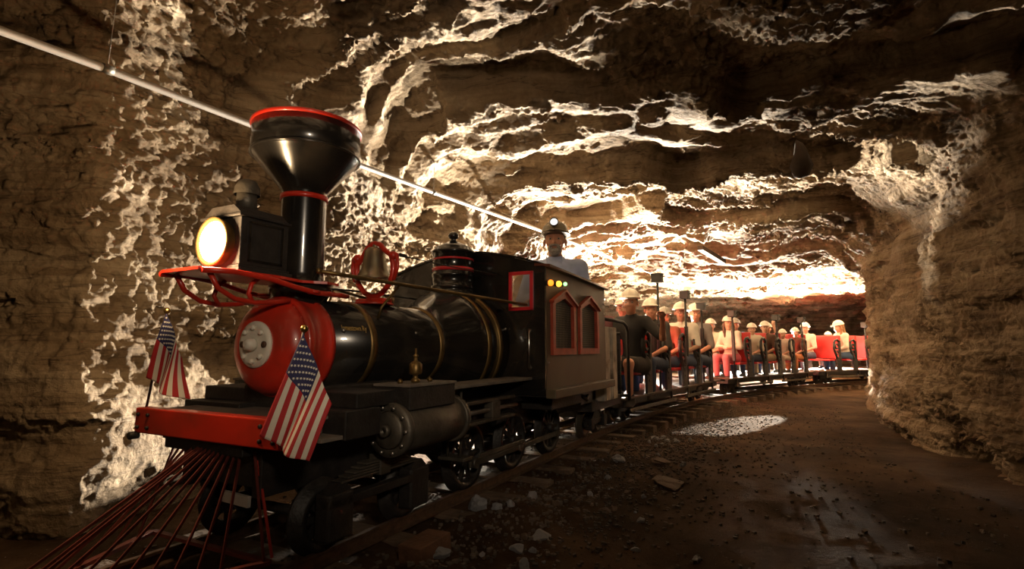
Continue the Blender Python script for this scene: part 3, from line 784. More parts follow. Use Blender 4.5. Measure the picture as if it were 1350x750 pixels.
# ================================================================ flags
def flag(name, label, hT, hB, fT, fB, wave, staff_top, staff_bot, seed):
    base = Vector(staff_bot); root = thing('flag', label, 'flag', W(*staff_bot), -TH, 'small flags on the front beam')
    o3 = (base.x, base.y, base.z)
    def P(a, b_):
        A_ = Vector(hT).lerp(Vector(hB), a); B_ = Vector(fT).lerp(Vector(fB), a)
        p = A_.lerp(B_, b_)
        n = Vector((0, -1, 0))
        k = math.sin(a*wave[0]*PI+seed+b_*1.3)*wave[1]*(.25+b_)
        return p+n*k+Vector((1, 0, 0))*math.sin(a*4+seed)*.006*b_+Vector((0, 0, -1))*.012*math.sin(a*PI)*b_
    NA, NB = 39, 40
    mb = MB(o3); vs = [[mb.bm.verts.new(P(i/NA, j/NB)) for j in range(NB+1)] for i in range(NA+1)]
    for i in range(NA):
        for j in range(NB):
            f_ = mb.bm.faces.new((vs[i][j], vs[i+1][j], vs[i+1][j+1], vs[i][j+1])); f_.smooth = True
            st = i//3
            f_.material_index = 2 if (st < 7 and j < NB*.4) else (0 if st % 2 == 0 else 1)
    cl = mb.build('cloth', [mat('flag_red_cloth', (.42, .018, .022), .75, var=.1), mat('flag_white_cloth', (.72, .66, .56), .75, var=.06), mat('flag_blue_cloth', (.022, .022, .085), .75, var=.15)], root, recalc=False)
    md = cl.modifiers.new('thick', 'SOLIDIFY'); md.thickness = .0012; md.offset = 0
    mb = MB(o3)
    for r in range(9):
        cnt = 6 if r % 2 == 0 else 5
        for c in range(cnt):
            a = (r+1)/10*(7/13); b_ = (.4/12)*(1+2*c+(0 if r % 2 == 0 else 1))
            du, dv = .0215*(7/13)*1.55, .0165*.4*2.2
            cen = P(a, b_); ea = (P(a+.01, b_)-P(a-.01, b_)); eb = (P(a, b_+.01)-P(a, b_-.01))
            ea.normalize(); eb = (eb-ea*eb.dot(ea)).normalized(); n = ea.cross(eb).normalized()
            R_ = .0050
            for sd in (1, -1):
                pts = []
                for k in range(10):
                    an = PI*k/5; rr = R_ if k % 2 == 0 else R_*.4
                    pts.append(cen+n*sd*.0016-ea*math.cos(an)*rr+eb*math.sin(an)*rr)
                cv_ = mb.bm.verts.new(cen+n*sd*.0018); ring = [mb.bm.verts.new(p) for p in pts]
                for k in range(10): mb.bm.faces.new((cv_, ring[k], ring[(k+1) % 10]))
    mb.build('stars', mat('flag_white_stars', (.75, .70, .62), .7, var=.03), cl)
    mb = MB(o3); mb.tube([staff_bot, staff_top], .0045, 8); mb.build('staff', mat('dark_wooden_staff', (.05, .03, .02), .5), root)
    mb = MB(o3); mb.sphere(staff_top, .012, 8); mb.build('finial', M_BRASS, root)
    return root
flag('flag', 'larger striped flag with white stars hanging over right end of red beam', (.432, 1.15, .75), (.539, 1.17, .54), (.371, 1.07, .452), (.539, 1.09, .388), (3., .010), (.432, 1.152, .762), (.375, 1.145, .488), .6)
flag('flag', 'smaller striped flag with stars standing at far left end of red beam', (-.286, 1.15, .83), (-.226, 1.18, .665), (-.346, 1.12, .595), (-.124, 1.14, .525), (2.4, .016), (-.289, 1.15, .84), (-.372, 1.15, .488), 2.)

# ================================================================ track
Ls = [x*.15 for x in range(-14, 125)]
for sg, lab in ((1, 'right hand rail of the narrow mine track'), (-1, 'left hand rail of the narrow mine track, behind the wheels')):
    prof = [(-.022, -.052), (.022, -.052), (.022, -.046), (.004, -.042), (.004, -.014), (.011, -.010), (.011, -.001), (.009, .0), (-.009, 0), (-.011, -.001), (-.011, -.010), (-.004, -.014), (-.004, -.042), (-.022, -.046)]
    b = MB(); b.ring_faces([[along(L, sg*.255+p, q) for p, q in prof] for L in Ls])
    o = b.build('rail', M_RUST)
    for f_ in o.data.polygons: f_.use_smooth = False
    tag(o, lab, 'rail', 'rails of the mine track')
tie0 = None
k = 0
L = -1.8
while L < 16.5:
    p = along(L, random.uniform(-.02, .02), -.085); a = path(L)[2]
    if tie0 is None:
        b = MB(); b.box(-.50, .50, -.055, .055, -.055, .029, .006); tie0 = b.build('railway_tie', M_TIE); o = tie0
    else: o = tie0.copy(); C.objects.link(o)
    o.location = p; o.rotation_euler = (0, 0, -(TH+a)+random.uniform(-.03, .03))
    tag(o, 'weathered wooden tie half sunk in dirt under the rails', 'railway tie', 'wooden ties under the rails')
    L += .36
# ================================================================ tender and cars
M_SEATR = mat('red_seat_vinyl', (.50, .02, .018), .4, coat=.2, var=.12)
M_LBOX = mat('black_lamp_housing', (.02, .018, .015), .5)
def small_wheel(b, v, s, r=.10):
    sg = 1 if v > 0 else -1
    b.lathe([(sg*h, q) for h, q in [(0, .01), (0, r+.014), (.01, r+.014), (.014, r), (.045, r-.003), (.045, r-.03), (.02, r-.035), (.02, .01)]], (v-sg*.02, s, r), 'x', 28, cap=False)
    b.cyl((v-.005 if sg > 0 else v-.045, s, r), .024, .05, 'x', 12)
def bogie(root, s, off, name='bogie'):
    b = MB(off)
    for sg in (-1, 1):
        b.box(sg*.30-.015, sg*.30+.015, s-.24, s+.24, .09, .13, .004)
        b.prism([(sg*.30-.012, s-.12, .13), (sg*.30-.012, s+.12, .13), (sg*.30-.012, s+.06, .19), (sg*.30-.012, s-.06, .19)], (.024, 0, 0))
        for d in (-.16, .16): b.box(sg*.31-.03, sg*.31+.03, s+d-.04, s+d+.04, .06, .15, .008)
    b.box(-.30, .30, s-.04, s+.04, .13, .20, .004)
    g = b.build(name, M_BLKM, root)
    for sg in (-1, 1):
        for d in (-.16, .16): b = MB(off); small_wheel(b, sg*.25, s+d); b.build('wheel', M_STEELD, g)
    return g
# tender: local y = 0 at its middle
LT = 4.25
tend = thing('tender', 'short dark tender coupled behind the cab with weathered vertical side panels', 'tender', along(LT), -(TH+path(LT)[2]))
bogie(tend, .0, (0, 0, 0))
b = MB(); b.box(-.40, .40, -.36, .40, .22, .30, .005); b.box(-.36, .36, -.34, .28, .30, .70, .01); b.build('tank', M_BLKM, tend)
for s in (-.22, -.03):
    b = MB(); b.box(.38, .46, s, s+.15, .29, .87, .006); b.box(.46, .467, s+.01, s+.015, .3, .86); b.build('side_panel', M_GALV, tend)
b = MB(); b.lathe([(0, .10), (.03, .11), (.07, .09), (.10, .03)], (.30, -.20, .82), 'z', 20); b.box(.2, .42, -.3, .0, .80, .825, .004); b.build('filler_cap', M_BLK, tend)
b = MB(); b.tube([(.45, -.34, .93), (.45, .1, .93), (.45, .36, .925), (.45, .46, .895), (.45, .50, .84), (.45, .50, .24)], .015, 10)
b.tube([(-.45, -.34, .93), (-.45, .1, .93), (-.45, .36, .925), (-.45, .46, .895), (-.45, .50, .84), (-.45, .50, .24)], .015, 10)
b.tube([(-.45, .50, .28), (.45, .50, .28)], .015, 8); b.build('hoop_rail', M_BLKM, tend)
b = MB(); b.box(-.03, .03, .40, .56, .23, .27, .004); b.build('coupler', M_BLKM, tend)

CARL = 3.4
def seat_end(b, v, s, sg):
    """ornate cast iron bench end: column, scrolls and arm"""
    z0 = .24
    b.box(v-.014, v+.014, s-.075, s+.075, z0, z0+.24, .005)
    b.box(v-.014, v+.014, s+.02, s+.075, z0+.2, .84, .004)
    b.tube([(v, s+.05, .80), (v, s-.02, .86), (v, s-.10, .84), (v, s-.14, .79)], .02, 8)
    b.tube([(v, s-.13, .80), (v, s-.15, .70), (v, s-.11, .60), (v, s-.06, .52), (v, s-.05, .44)], .022, 8)
    for cz, r in ((.72, .055), (.60, .045)):
        b.tube([(v, s-.045+r*math.cos(a)*(1-.06*a), cz+r*math.sin(a)*(1-.06*a)) for a in np.linspace(0, 5.6, 16)], .014, 6)
    for k in range(3): b.sphere((v, s-.02, .50-.06*k), .022, 6, (1, 1, 1))
    b.box(v-.02, v+.02, s-.10, s+.08, z0, z0+.02, .003)
def make_car(label, Lm, posts):
    r = thing('passenger_car', label, 'train car', along(Lm), -(TH+path(Lm)[2]), 'open passenger cars')
    h = CARL/2
    b = MB()
    for sg in (-1, 1): b.box(sg*.42-.025, sg*.42+.025, -h, h, .17, .235, .005)
    for s in np.linspace(-h+.03, h-.03, 6): b.box(-.42, .42, s-.025, s+.025, .17, .21, .003)
    b.build('underframe', M_BLKM, r)
    b = MB(); b.box(-.5, .5, -h, h, .235, .25, .003)
    for k in range(8): b.box(-.5+.125*k+.002, -.5+.125*k+.123, -h, h, .25, .256)
    b.build('deck', mat('worn_plank_deck', (.07, .045, .03), .7, var=.3, scale=10), r)
    b = MB()
    for sg in (-1, 1): b.box(sg*.47-.015, sg*.47+.015, -h+.2, -h+1.5, .12, .15, .003); b.box(sg*.47-.015, sg*.47+.015, .2, h-.2, .12, .15, .003)
    for s in (-h+.25, -h+1.4, .3, h-.3):
        for sg in (-1, 1): b.box(sg*.46-.01, sg*.46+.01, s-.015, s+.015, .12, .24)
    b.build('foot_board', M_STEELD, r)
    bogie(r, -h+.42, (0, 0, 0)); bogie(r, h-.42, (0, 0, 0))
    for k in range(5):
        s = -h+.6+.58*k
        b = MB(); b.box(-.455, .455, s-.20, s+.12, .44, .475, .012); be = b.build('bench', M_SEATR, r)
        b = MB(); b.box(-.455, .455, -.015, .015, 0, .47, .012); b.xf(Matrix.Translation((0, s+.15, .48)) @ Matrix.Rotation(-.12, 4, 'X')); b.build('backrest', M_SEATR, be)
        for sg in (-1, 1): b = MB(); seat_end(b, sg*.48, s+.06, sg); b.build('seat_end', M_BLKM, be)
    for s, v, top in posts:
        b = MB(); b.tube([(v, s, .24), (v, s, top)], .013, 8); b.box(v-.03, v+.03, s-.03, s+.03, .24, .25); b.box(v-.02, v+.02, s-.02, s+.02, .5, .96, .004)
        p = b.build('lamp_post', M_BLKM, r)
        b = MB(); b.box(v-.055, v+.055, s-.05, s+.05, top, top+.095, .008); b.box(v-.06, v+.06, s-.055, s+.055, top+.09, top+.1); b.tube([(v+.05, s, top+.06), (v+.09, s, top+.06)], .005, 6); b.build('lamp_box', M_LBOX, p)
    b = MB(); b.box(-.03, .03, -h-.12, -h+.05, .17, .205, .004); b.box(-.03, .03, h-.05, h+.12, .17, .205, .004); b.build('coupler', M_BLKM, r)
    return r
CAR_L = [6.47, 10.15, 14.0]
def post(Lm, L, v, top): return (L-Lm, v, top)
CARS = [make_car('first open passenger car behind the tender, carrying a boy with raised arm', 6.47, [post(0, 5.85-6.47, .45, 1.40), post(0, 6.85-6.47, .44, 1.30), post(0, 7.55-6.47, .44, 1.2)]),
        make_car('middle open passenger car where a long-haired girl sits at the front end', 10.4, [post(0, 8.98-10.4, .42, 1.17), post(0, 10.6-10.4, .42, 1.17), post(0, 11.75-10.4, .42, 1.17)]),
        make_car('last open passenger car beside the rock pillar, carrying a woman in jeans', 14.1, [post(0, 14.15-14.1, .45, 1.13)])]

# painted end panel of the first car
r0 = CARS[0]; h_ = -CARL/2
b = MB(); b.box(-.46, .46, h_+.02, h_+.04, .25, .83, .006); b.tube([(-.46, h_+.03, .83), (.46, h_+.03, .83)], .014, 8); ep = b.build('end_panel', M_BLK, r0)
for sgv in (-1, 1):
    for cz, tw in ((.66, 1), (.44, -1)):
        b = MB(); b.tube([(sgv*(.27+(.115-.0062*t*1.5)*math.cos(tw*t*.9+1.2)), h_+.014, cz+(.10-.0058*t*1.5)*math.sin(tw*t*.9+1.2)) for t in np.linspace(0, 10, 40)], .011, 6); b.build('red_scroll', M_REDL, ep)
# ================================================================ people
M_SK = {n: mat('skin_'+n, c, .5, var=.08, scale=20) for n, c in (('fair', (.55, .32, .22)), ('ruddy', (.56, .26, .16)), ('tan', (.40, .22, .14)))}
CL = {}
def cloth(n, c): 
    return mat('cloth_'+n, c, .85, var=.12, scale=14)
class Sdf:
    def __init__(s, lo, hi, h):
        s.h = h; s.lo = np.array(lo, float); s.n = np.ceil((np.array(hi)-s.lo)/h).astype(int)+1
        s.F = np.full(s.n, .08, np.float32)
        s.ax = [s.lo[i]+np.arange(s.n[i])*h for i in range(3)]
    def _sl(s, lo, hi):
        a = np.clip(np.floor((np.array(lo)-s.lo)/s.h).astype(int), 0, s.n); b = np.clip(np.ceil((np.array(hi)-s.lo)/s.h).astype(int)+1, 0, s.n)
        if (b <= a).any(): return None, None
        sl = tuple(slice(a[i], b[i]) for i in range(3))
        return sl, (s.ax[0][sl[0]][:, None, None], s.ax[1][sl[1]][None, :, None], s.ax[2][sl[2]][None, None, :])
    def _put(s, sl, d, k, op):
        f = s.F[sl]
        if op == 'u': s.F[sl] = smin(f, d, k) if k > 0 else np.minimum(f, d)
        elif op == 's': s.F[sl] = -smin(-f, d, k) if k > 0 else np.maximum(f, -d)
        return s
    def cap(s, a, b, ra, rb, k=.02, op='u', sq=None):
        a = np.array(a, float); b = np.array(b, float); m = max(ra, rb)+.06
        sl, g = s._sl(np.minimum(a, b)-m, np.maximum(a, b)+m)
        if sl is None: return s
        ab = b-a; L = max((ab**2).sum(), 1e-9)
        t = np.clip(((g[0]-a[0])*ab[0]+(g[1]-a[1])*ab[1]+(g[2]-a[2])*ab[2])/L, 0, 1)
        dx, dy, dz = g[0]-a[0]-t*ab[0], g[1]-a[1]-t*ab[1], g[2]-a[2]-t*ab[2]
        if sq: dx, dy, dz = dx/sq[0], dy/sq[1], dz/sq[2]
        d = np.sqrt(dx*dx+dy*dy+dz*dz)-(ra+(rb-ra)*t)
        return s._put(sl, d.astype(np.float32), k, op)
    def ell(s, c, r, k=.02, op='u', rot=None, clip=None):
        m = max(r)+.06
        sl, g = s._sl(np.array(c)-m, np.array(c)+m)
        if sl is None: return s
        x, y, z = g[0]-c[0], g[1]-c[1], g[2]-c[2]
        if rot is not None:
            R = rot; X = x*R[0][0]+y*R[1][0]+z*R[2][0]; Y = x*R[0][1]+y*R[1][1]+z*R[2][1]; Z = x*R[0][2]+y*R[1][2]+z*R[2][2]; x, y, z = X, Y, Z
        k0 = np.sqrt((x/r[0])**2+(y/r[1])**2+(z/r[2])**2); k1 = np.sqrt((x/r[0]**2)**2+(y/r[1]**2)**2+(z/r[2]**2)**2)
        d = k0*(k0-1)/np.maximum(k1, 1e-6)
        if clip is not None: d = np.maximum(d, clip(x, y, z))
        return s._put(sl, d.astype(np.float32), k, op)
    def mesh(s, name, m, parent, off=(0, 0, 0)):
        if not (s.F < 0).any(): return None
        s.F[0] = s.F[-1] = .05; s.F[:, 0] = s.F[:, -1] = .05; s.F[:, :, 0] = s.F[:, :, -1] = .05
        V, Q = surface_net(s.F, s.lo, s.h); V = relax(V, Q, 2, .5)
        return mesh_np(name, V-np.array(off), Q, m, parent)
def rotm(yaw, pitch, roll=0.):
    return np.array(Matrix.Rotation(yaw, 3, 'Z') @ Matrix.Rotation(pitch, 3, 'X') @ Matrix.Rotation(roll, 3, 'Y'))
def person(root, k=1., h=.011, skin='fair', shirt=('white', (.6, .55, .48)), pants=('jeans', (.05, .07, .12)), hair=(.05, .03, .02), long_hair=False,
           hat='white', yaw=0., pitch=0., lean=0., side=0., arms=('lap', 'lap'), legs=True, sleeve=.5, shorts=False, beard=False, glasses=False, lamp=False, shoes=(.03, .025, .02), fine=False, slim=1.):
    """seated figure, hips at the origin, facing -y"""
    S = lambda p: np.array(p, float)*k
    ch = S((side*.42, -.02-lean*.42, .42*math.cos(lean*.6))); nk = S((side*.54, -.03-lean*.58, .545*math.cos(lean*.5)))
    hd = nk+S((side*.05, -.025-.06*lean, .138)); R = rotm(yaw, pitch)
    def H(p): return hd+R @ (np.array(p)*k*1.02)
    shs = [nk+S((sg*.17*slim, .015, -.055)) for sg in (-1, 1)]
    hips = [S((sg*.085, 0, .03)) for sg in (-1, 1)]
    kn = [S((sg*.10, -.41, .06)) for sg in (-1, 1)]; an = [S((sg*.10, -.39, -.27)) for sg in (-1, 1)]
    if h < .009: kn = [S((sg*.10, -.20, .02)) for sg in (-1, 1)]; an = [S((sg*.10, -.18, -.16)) for sg in (-1, 1)]
    el, wr, hdir = [], [], []
    for i, sg in enumerate((-1, 1)):
        a = arms[i]
        if a == 'lap': e = shs[i]+S((sg*.06, -.04, -.25)); w_ = S((sg*.06, -.27, .13)); dd = (-sg*.35, -1, -.15)
        elif a == 'fold': e = shs[i]+S((sg*.07, -.06, -.24)); w_ = S((-sg*.05, -.22-lean*.2, .24)); dd = (-sg, -.15, .05)
        elif a == 'raise': e = shs[i]+S((sg*.10, -.12, .02)); w_ = shs[i]+S((sg*.06, -.17, .26)); dd = (0, -.15, 1)
        elif a == 'out': e = shs[i]+S((sg*.20, -.06, -.17)); w_ = shs[i]+S((sg*.27, -.24, .02)); dd = (sg*.1, -.8, .5)
        elif a == 'rail': e = shs[i]+S((sg*.10, -.10, -.22)); w_ = shs[i]+S((sg*.03, -.32, -.20)); dd = (0, -1, -.3)
        else: e = shs[i]+S((sg*.05, .02, -.26)); w_ = e+S((0, -.20, -.10)); dd = (0, -1, -.2)
        el.append(e); wr.append(w_); hdir.append(np.array(dd, float)/np.linalg.norm(dd))
    allp = np.array([hd+S((0, 0, .24)), hd]+shs+el+wr+hips+kn+an+[np.array(p)+S((0, -.22, -.10)) for p in an])
    lo = allp.min(0)-.26*k; hi = allp.max(0)+.24*k
    # ---- body
    b = Sdf(lo, hi, h)
    if legs:
        for i in (0, 1):
            b.cap(hips[i], kn[i], .072*k, .052*k, .03); b.cap(kn[i], an[i], .050*k, .033*k, .02)
            b.cap(an[i]+S((0, .02, -.04)), an[i]+S((0, -.13, -.06)), .032*k, .026*k, .02)
    b.cap(S((-.06, 0, .06)), S((.06, 0, .06)), .10*k, .10*k, .04)
    b.cap(S((0, 0, .08)), ch, .105*k*slim, .115*k*slim, .05)
    b.cap(ch+S((-.055, 0, 0)), ch+S((.055, 0, 0)), .10*k*slim, .10*k*slim, .05); b.cap(shs[0], shs[1], .055*k, .055*k, .05)
    b.cap(nk+S((0, .01, -.06)), hd+R @ S((0, .02, -.06)), .056*k, .050*k, .03)
    for i in (0, 1):
        b.cap(shs[i], el[i], .046*k, .036*k, .025); b.cap(el[i], wr[i], .036*k, .024*k, .012)
        d = hdir[i]; up_ = np.array((0, 0, 1.)) if abs(d[2]) < .8 else np.array((0, -1., 0)); sd = np.cross(d, up_); sd /= np.linalg.norm(sd); dn = np.cross(sd, d)
        sgn = -1 if i == 0 else 1
        pc = wr[i]+d*.045*k
        b.cap(wr[i]+d*.01*k, pc+d*.03*k, .024*k, .030*k, .01, sq=None)
        fr = max(.0085*k, h*.8)
        for q, ln in enumerate((.066, .076, .072, .056)):
            r0 = pc+d*.035*k+sd*(q-1.5)*.0185*k; m1 = r0+d*ln*.5*k-dn*.004*k; m2 = m1+d*ln*.45*k-dn*.022*k
            b.cap(r0, m1, fr, fr, .004); b.cap(m1, m2, fr, fr*.85, .004)
        t0 = pc-sd*sgn*(-.022*k)*(-1)-d*.01*k; t1 = t0+(-sd*sgn*.6+d*.8)*.03*k*np.array((1, 1, 1)); t2 = t1+d*.028*k
        b.cap(t0, t1, fr*1.15, fr*1.05, .006); b.cap(t1, t2, fr*1.05, fr*.9, .004)
    # head
    b.ell(H((0, .012, .045)), (.074*k, .092*k, .088*k), .02, rot=R); b.ell(H((0, -.018, -.01)), (.062*k, .070*k, .088*k), .02, rot=R)
    b.ell(H((0, -.040, -.075)), (.036*k, .034*k, .030*k), .03, rot=R)
    for sg in (-1, 1):
        b.ell(H((sg*.030, -.092, .012)), (.017*k, .013*k, .012*k), .012, 's', rot=R)
        b.ell(H((sg*.032, -.080, -.022)), (.024*k, .018*k, .022*k), .02, rot=R)
        b.ell(H((sg*.079, .012, -.002)), (.011*k, .020*k, .032*k), .008, rot=R)
        b.ell(H((sg*.031, -.083, .034)), (.024*k, .012*k, .009*k), .012, rot=R)
    b.cap(H((0, -.083, .02)), H((0, -.104, -.020)), .008*k, .0125*k, .008); b.ell(H((0, -.092, -.024)), (.018*k, .012*k, .009*k), .006, rot=R)
    b.ell(H((0, -.087, -.049)), (.026*k, .010*k, .006*k), .005, rot=R); b.ell(H((0, -.085, -.060)), (.021*k, .010*k, .006*k), .005, rot=R)
    b.ell(H((0, -.098, -.0545)), (.022*k, .010*k, .0022*k), .002, 's', rot=R)
    body = b.mesh('body', M_SK[skin], root)
    # ---- eyes
    for sg in (-1, 1):
        c = H((sg*.030, -.077, .010)); mb = MB(); mb.sphere(c, .0108*k, 6); e = mb.build('eye', mat('eye_white', (.34, .30, .26), .3, var=.03), body)
        c2 = c+R @ (np.array((0, -.0085, -.001))*k); mb = MB(); mb.sphere(c2, .0052*k, 5); mb.build('iris', mat('dark_iris', (.03, .02, .015), .2), e)
    # ---- shirt
    o = .013*k
    b = Sdf(lo, hi, h)
    b.cap(S((0, 0, .07)), ch, .113*k*slim+o, .119*k*slim+o, .05); b.cap(S((-.06, 0, .05)), S((.06, 0, .05)), .10*k+o*.8, .10*k+o*.8, .04)
    b.cap(ch+S((-.055, 0, 0)), ch+S((.055, 0, 0)), .10*k*slim+o, .10*k*slim+o, .05); b.cap(shs[0], shs[1], .055*k+o, .055*k+o, .05)
    b.cap(nk+S((0, .01, -.06)), nk+S((0, -.002, .0)), .060*k+o*.4, .056*k+o*.4, .03)
    for i in (0, 1):
        t = min(1., sleeve*2); e = shs[i]+(el[i]-shs[i])*t
        b.cap(shs[i], e, .048*k+o, (.048-.010*t)*k+o, .025)
        if sleeve > .5: b.cap(el[i], el[i]+(wr[i]-el[i])*(sleeve*2-1), .037*k+o, .027*k+o*.7, .012)
    if legs is False or True: b._put(*(lambda g: (g[0], (g[1][2]*0+g[1][0]*0+g[1][1]*0+(g[1][2]-.005*k)).astype(np.float32)))(b._sl(lo, hi)), 0, 's') if False else None
    sh = b.mesh('shirt', cloth(*shirt), root)
    # collar
    if fine:
        mb = MB()
        for sg in (-1, 1):
            p0 = nk+S((sg*.012, -.078, -.035)); mb.prism([p0, nk+S((sg*.052, -.062, .012)), nk+S((sg*.060, -.01, .030)), nk+S((sg*.075, -.03, -.005)), nk+S((sg*.052, -.092, -.060))], tuple(S((sg*.004, -.004, .002))))
        mb.build('collar', cloth(*shirt), sh)
        mb = MB()
        for q in range(4): mb.cyl(tuple(ch+S((0, -.128, .04-.07*q))), .005*k, .004, 'y', 10)
        mb.build('buttons', mat('shirt_button', (.5, .48, .42), .4), sh)
        mb = MB(); c_ = ch+S((.065, -.118, .0)); mb.box(c_[0]-.035, c_[0]+.035, c_[1]-.012, c_[1]+.004, c_[2]-.05, c_[2]+.03, .003); mb.build('pocket', cloth(*shirt), sh)
    # ---- trousers
    if legs:
        b = Sdf(lo, hi, h); b.cap(S((-.06, 0, .04)), S((.06, 0, .04)), .108*k+o, .108*k+o, .04)
        for i in (0, 1):
            if shorts: b.cap(hips[i], hips[i]+(kn[i]-hips[i])*.8, .074*k+o, .060*k+o*1.5, .02)
            else: b.cap(hips[i], kn[i], .074*k+o, .054*k+o, .02); b.cap(kn[i], kn[i]+(an[i]-kn[i])*.92, .052*k+o, .038*k+o*1.2, .015)
        b.mesh('shorts' if shorts else 'trousers', cloth(*pants), root)
        for i in (0, 1):
            b = Sdf(an[i]-.2*k, an[i]+.14*k, h); a = an[i]
            b.cap(a+S((0, .03, -.048)), a+S((0, -.13, -.060)), .044*k, .034*k, .02); b.cap(a+S((0, .01, -.03)), a+S((0, .01, .01)), .046*k, .042*k, .02)
            b.ell(a+S((0, -.05, -.085)), (.045*k, .13*k, .014*k), .01); b.mesh('shoe', mat('shoe_%d' % int(shoes[0]*1000), shoes, .6), root)
    # ---- hair
    hc = H((0, .018, .052)); hm = mat('hair_%d' % int(hair[0]*1000), hair, .55, var=.3, scale=60, bump=.4, bscale=200)
    b = Sdf(hd-.34*k, hd+.20*k, min(h, .009)); b.ell(hc, (.082*k, .097*k, .090*k), .0, rot=R, clip=lambda x, y, z: np.maximum(-(z+.045*k)-y*.6, -(y*1.+.052*k)-z*.0*y if False else -(y+.055*k)))
    if long_hair:
        for sg in (-1, 1):
            p = [H((sg*.068, .01, .04)), H((sg*.085, .01, -.04)), H((sg*.082, -.02, -.13)), H((sg*.075, -.045, -.235))]
            for q in range(3): b.cap(p[q], p[q+1], (.026-.001*q)*k, (.027-.004*q)*k, .02)
        b.cap(H((0, .07, .03)), H((0, .085, -.20)), .055*k, .040*k, .02)
    b.mesh('hair', hm, root)
    if beard:
        b = Sdf(hd-.16*k, hd+.10*k, .005)
        b.ell(H((0, -.050, -.078)), (.042*k, .046*k, .038*k), .01, rot=R); b.ell(H((0, -.100, -.040)), (.034*k, .012*k, .009*k), .008, rot=R)
        for sg in (-1, 1): b.cap(H((sg*.030, -.093, -.045)), H((sg*.034, -.078, -.072)), .010*k, .014*k, .012)
        b.ell(H((0, -.108, -.056)), (.016*k, .02*k, .006*k), .003, 's', rot=R); b.ell(H((0, -.02, -.03)), (.055*k, .064*k, .035*k), .004, 's', rot=R)
        b.mesh('beard', mat('grey_beard', (.34, .30, .26), .8, var=.4, scale=70, bump=.5, bscale=220), root)
    if glasses:
        mb = MB()
        for sg in (-1, 1): mb.tube([tuple(H((sg*.032+.024*math.cos(a), -.102, .010+.019*math.sin(a)))) for a in np.linspace(0, 2*PI, 15)[:-1]], .0022*k, 5, closed=True); mb.tube([tuple(H((sg*.056, -.10, .012))), tuple(H((sg*.080, .0, .012)))], .002*k, 5)
        mb.tube([tuple(H((-.008, -.103, .012))), tuple(H((.008, -.103, .012)))], .002*k, 5); mb.build('glasses', mat('thin_glasses_frame', (.05, .04, .03), .3), root)
    # ---- hard hat
    if hat:
        hx = {'white': (.66, .61, .52), 'camo': (.13, .10, .055), 'grey': (.30, .27, .22)}[hat]; rr = min(h, .008)
        hm = mat('hard_hat_'+hat, hx, .4, coat=.2, var=.5 if hat == 'camo' else .05, scale=22)
        b = Sdf(hd-.2*k, hd+.28*k, rr)
        b.ell(H((0, .008, .058)), (.104*k, .124*k, .108*k), .0, rot=R, clip=lambda x, y, z: -z)
        b.ell(H((0, -.002, .060)), (.118*k, .146*k, .012*k), .012, rot=R)
        b.ell(H((0, -.045, .058)), (.088*k, .125*k, .012*k), .012, rot=R)
        b.ell(H((0, .008, .060)), (.014*k, .130*k, .116*k), .008, rot=R, clip=lambda x, y, z: -z)
        b.ell(H((0, .008, .036)), (.092*k, .106*k, .060*k), .004, 's', rot=R) if False else None
        ht = b.mesh('hard_hat', hm, root)
        if lamp:
            M4 = Matrix.Translation(Vector(H((0, -.118, .120)))) @ Matrix(R.tolist()).to_4x4() @ Matrix.Rotation(-.12, 4, 'X')
            mb = MB(); mb.lathe([(.03, .018), (.0, .030), (-.018, .033), (-.020, .028), (-.006, .026)], (0, 0, 0), 'y', 24, cap=False); mb.xf(M4); l_ = mb.build('cap_lamp', M_BLKM, ht)
            mb = MB(); mb.lathe([(-.010, .0275), (-.016, .02), (-.019, .004)], (0, 0, 0), 'y', 24); mb.xf(M4); mb.build('cap_lamp_lens', mat('cap_lamp_glass', (.8, .8, .8), .3, emit=(1, .97, .9), estr=1.6), l_)
    return body
# engineer behind the cab side
er = thing('person', 'grey-bearded engineer in light blue shirt and camouflage hard hat with lit lamp', 'person', W(.215, 3.66, .80), -TH+.3)
person(er, 1.0, .0072, skin='ruddy', shirt=('light_blue', (.40, .47, .68)), hat='camo', yaw=.05, pitch=-.03, arms=('fold', 'fold'), sleeve=.92, beard=True, lamp=True, fine=True, hair=(.2, .17, .14), slim=1.0, legs=True, pants=('dark_jeans', (.03, .035, .05)))
def rider(car, L, v, z, label, yaw=0., rz=0., grp=None, **kw):
    Lm = {0: 6.47, 1: 10.4, 2: 14.1}[car]; c = CARS[car]
    M = Matrix.Translation(c.location) @ Matrix.Rotation(c.rotation_euler.z, 4, 'Z')
    p = M @ Vector((v, L-Lm, z))
    r = thing('person', label, 'person', p, c.rotation_euler.z+rz); r['group'] = 'passengers seated in the open cars'
    kw.setdefault('slim', .86); person(r, **kw, yaw=yaw)
ROW = [[q-CARL/2+.6+.58*k for k in range(5)] for q in (6.47, 10.4, 14.1)]
Z = .50
BLK = ('black', (.02, .018, .016)); WHT = ('white', (.62, .57, .48)); PALE = ('cream', (.52, .46, .36)); NAVY = ('navy', (.03, .05, .12))
rider(0, ROW[0][0], -.04, Z, 'passenger in dark shirt and white hard hat directly behind the cab wall', yaw=.35, shirt=('plum', (.10, .03, .03)), skin='tan', k=.95)
rider(0, ROW[0][0], .36, Z, 'passenger in black t-shirt with bare knee and bent arm, nearest open car edge', yaw=.25, side=.03, arms=('lap', 'out'), shirt=BLK, shorts=True, pants=('dark_shorts', (.04, .035, .03)), sleeve=.42, skin='ruddy', k=.93, lean=.1)
rider(0, ROW[0][1], .03, Z, 'passenger in brown shirt mostly hidden behind the figure in black', yaw=.3, shirt=('brown', (.10, .05, .03)), skin='tan', k=.92)
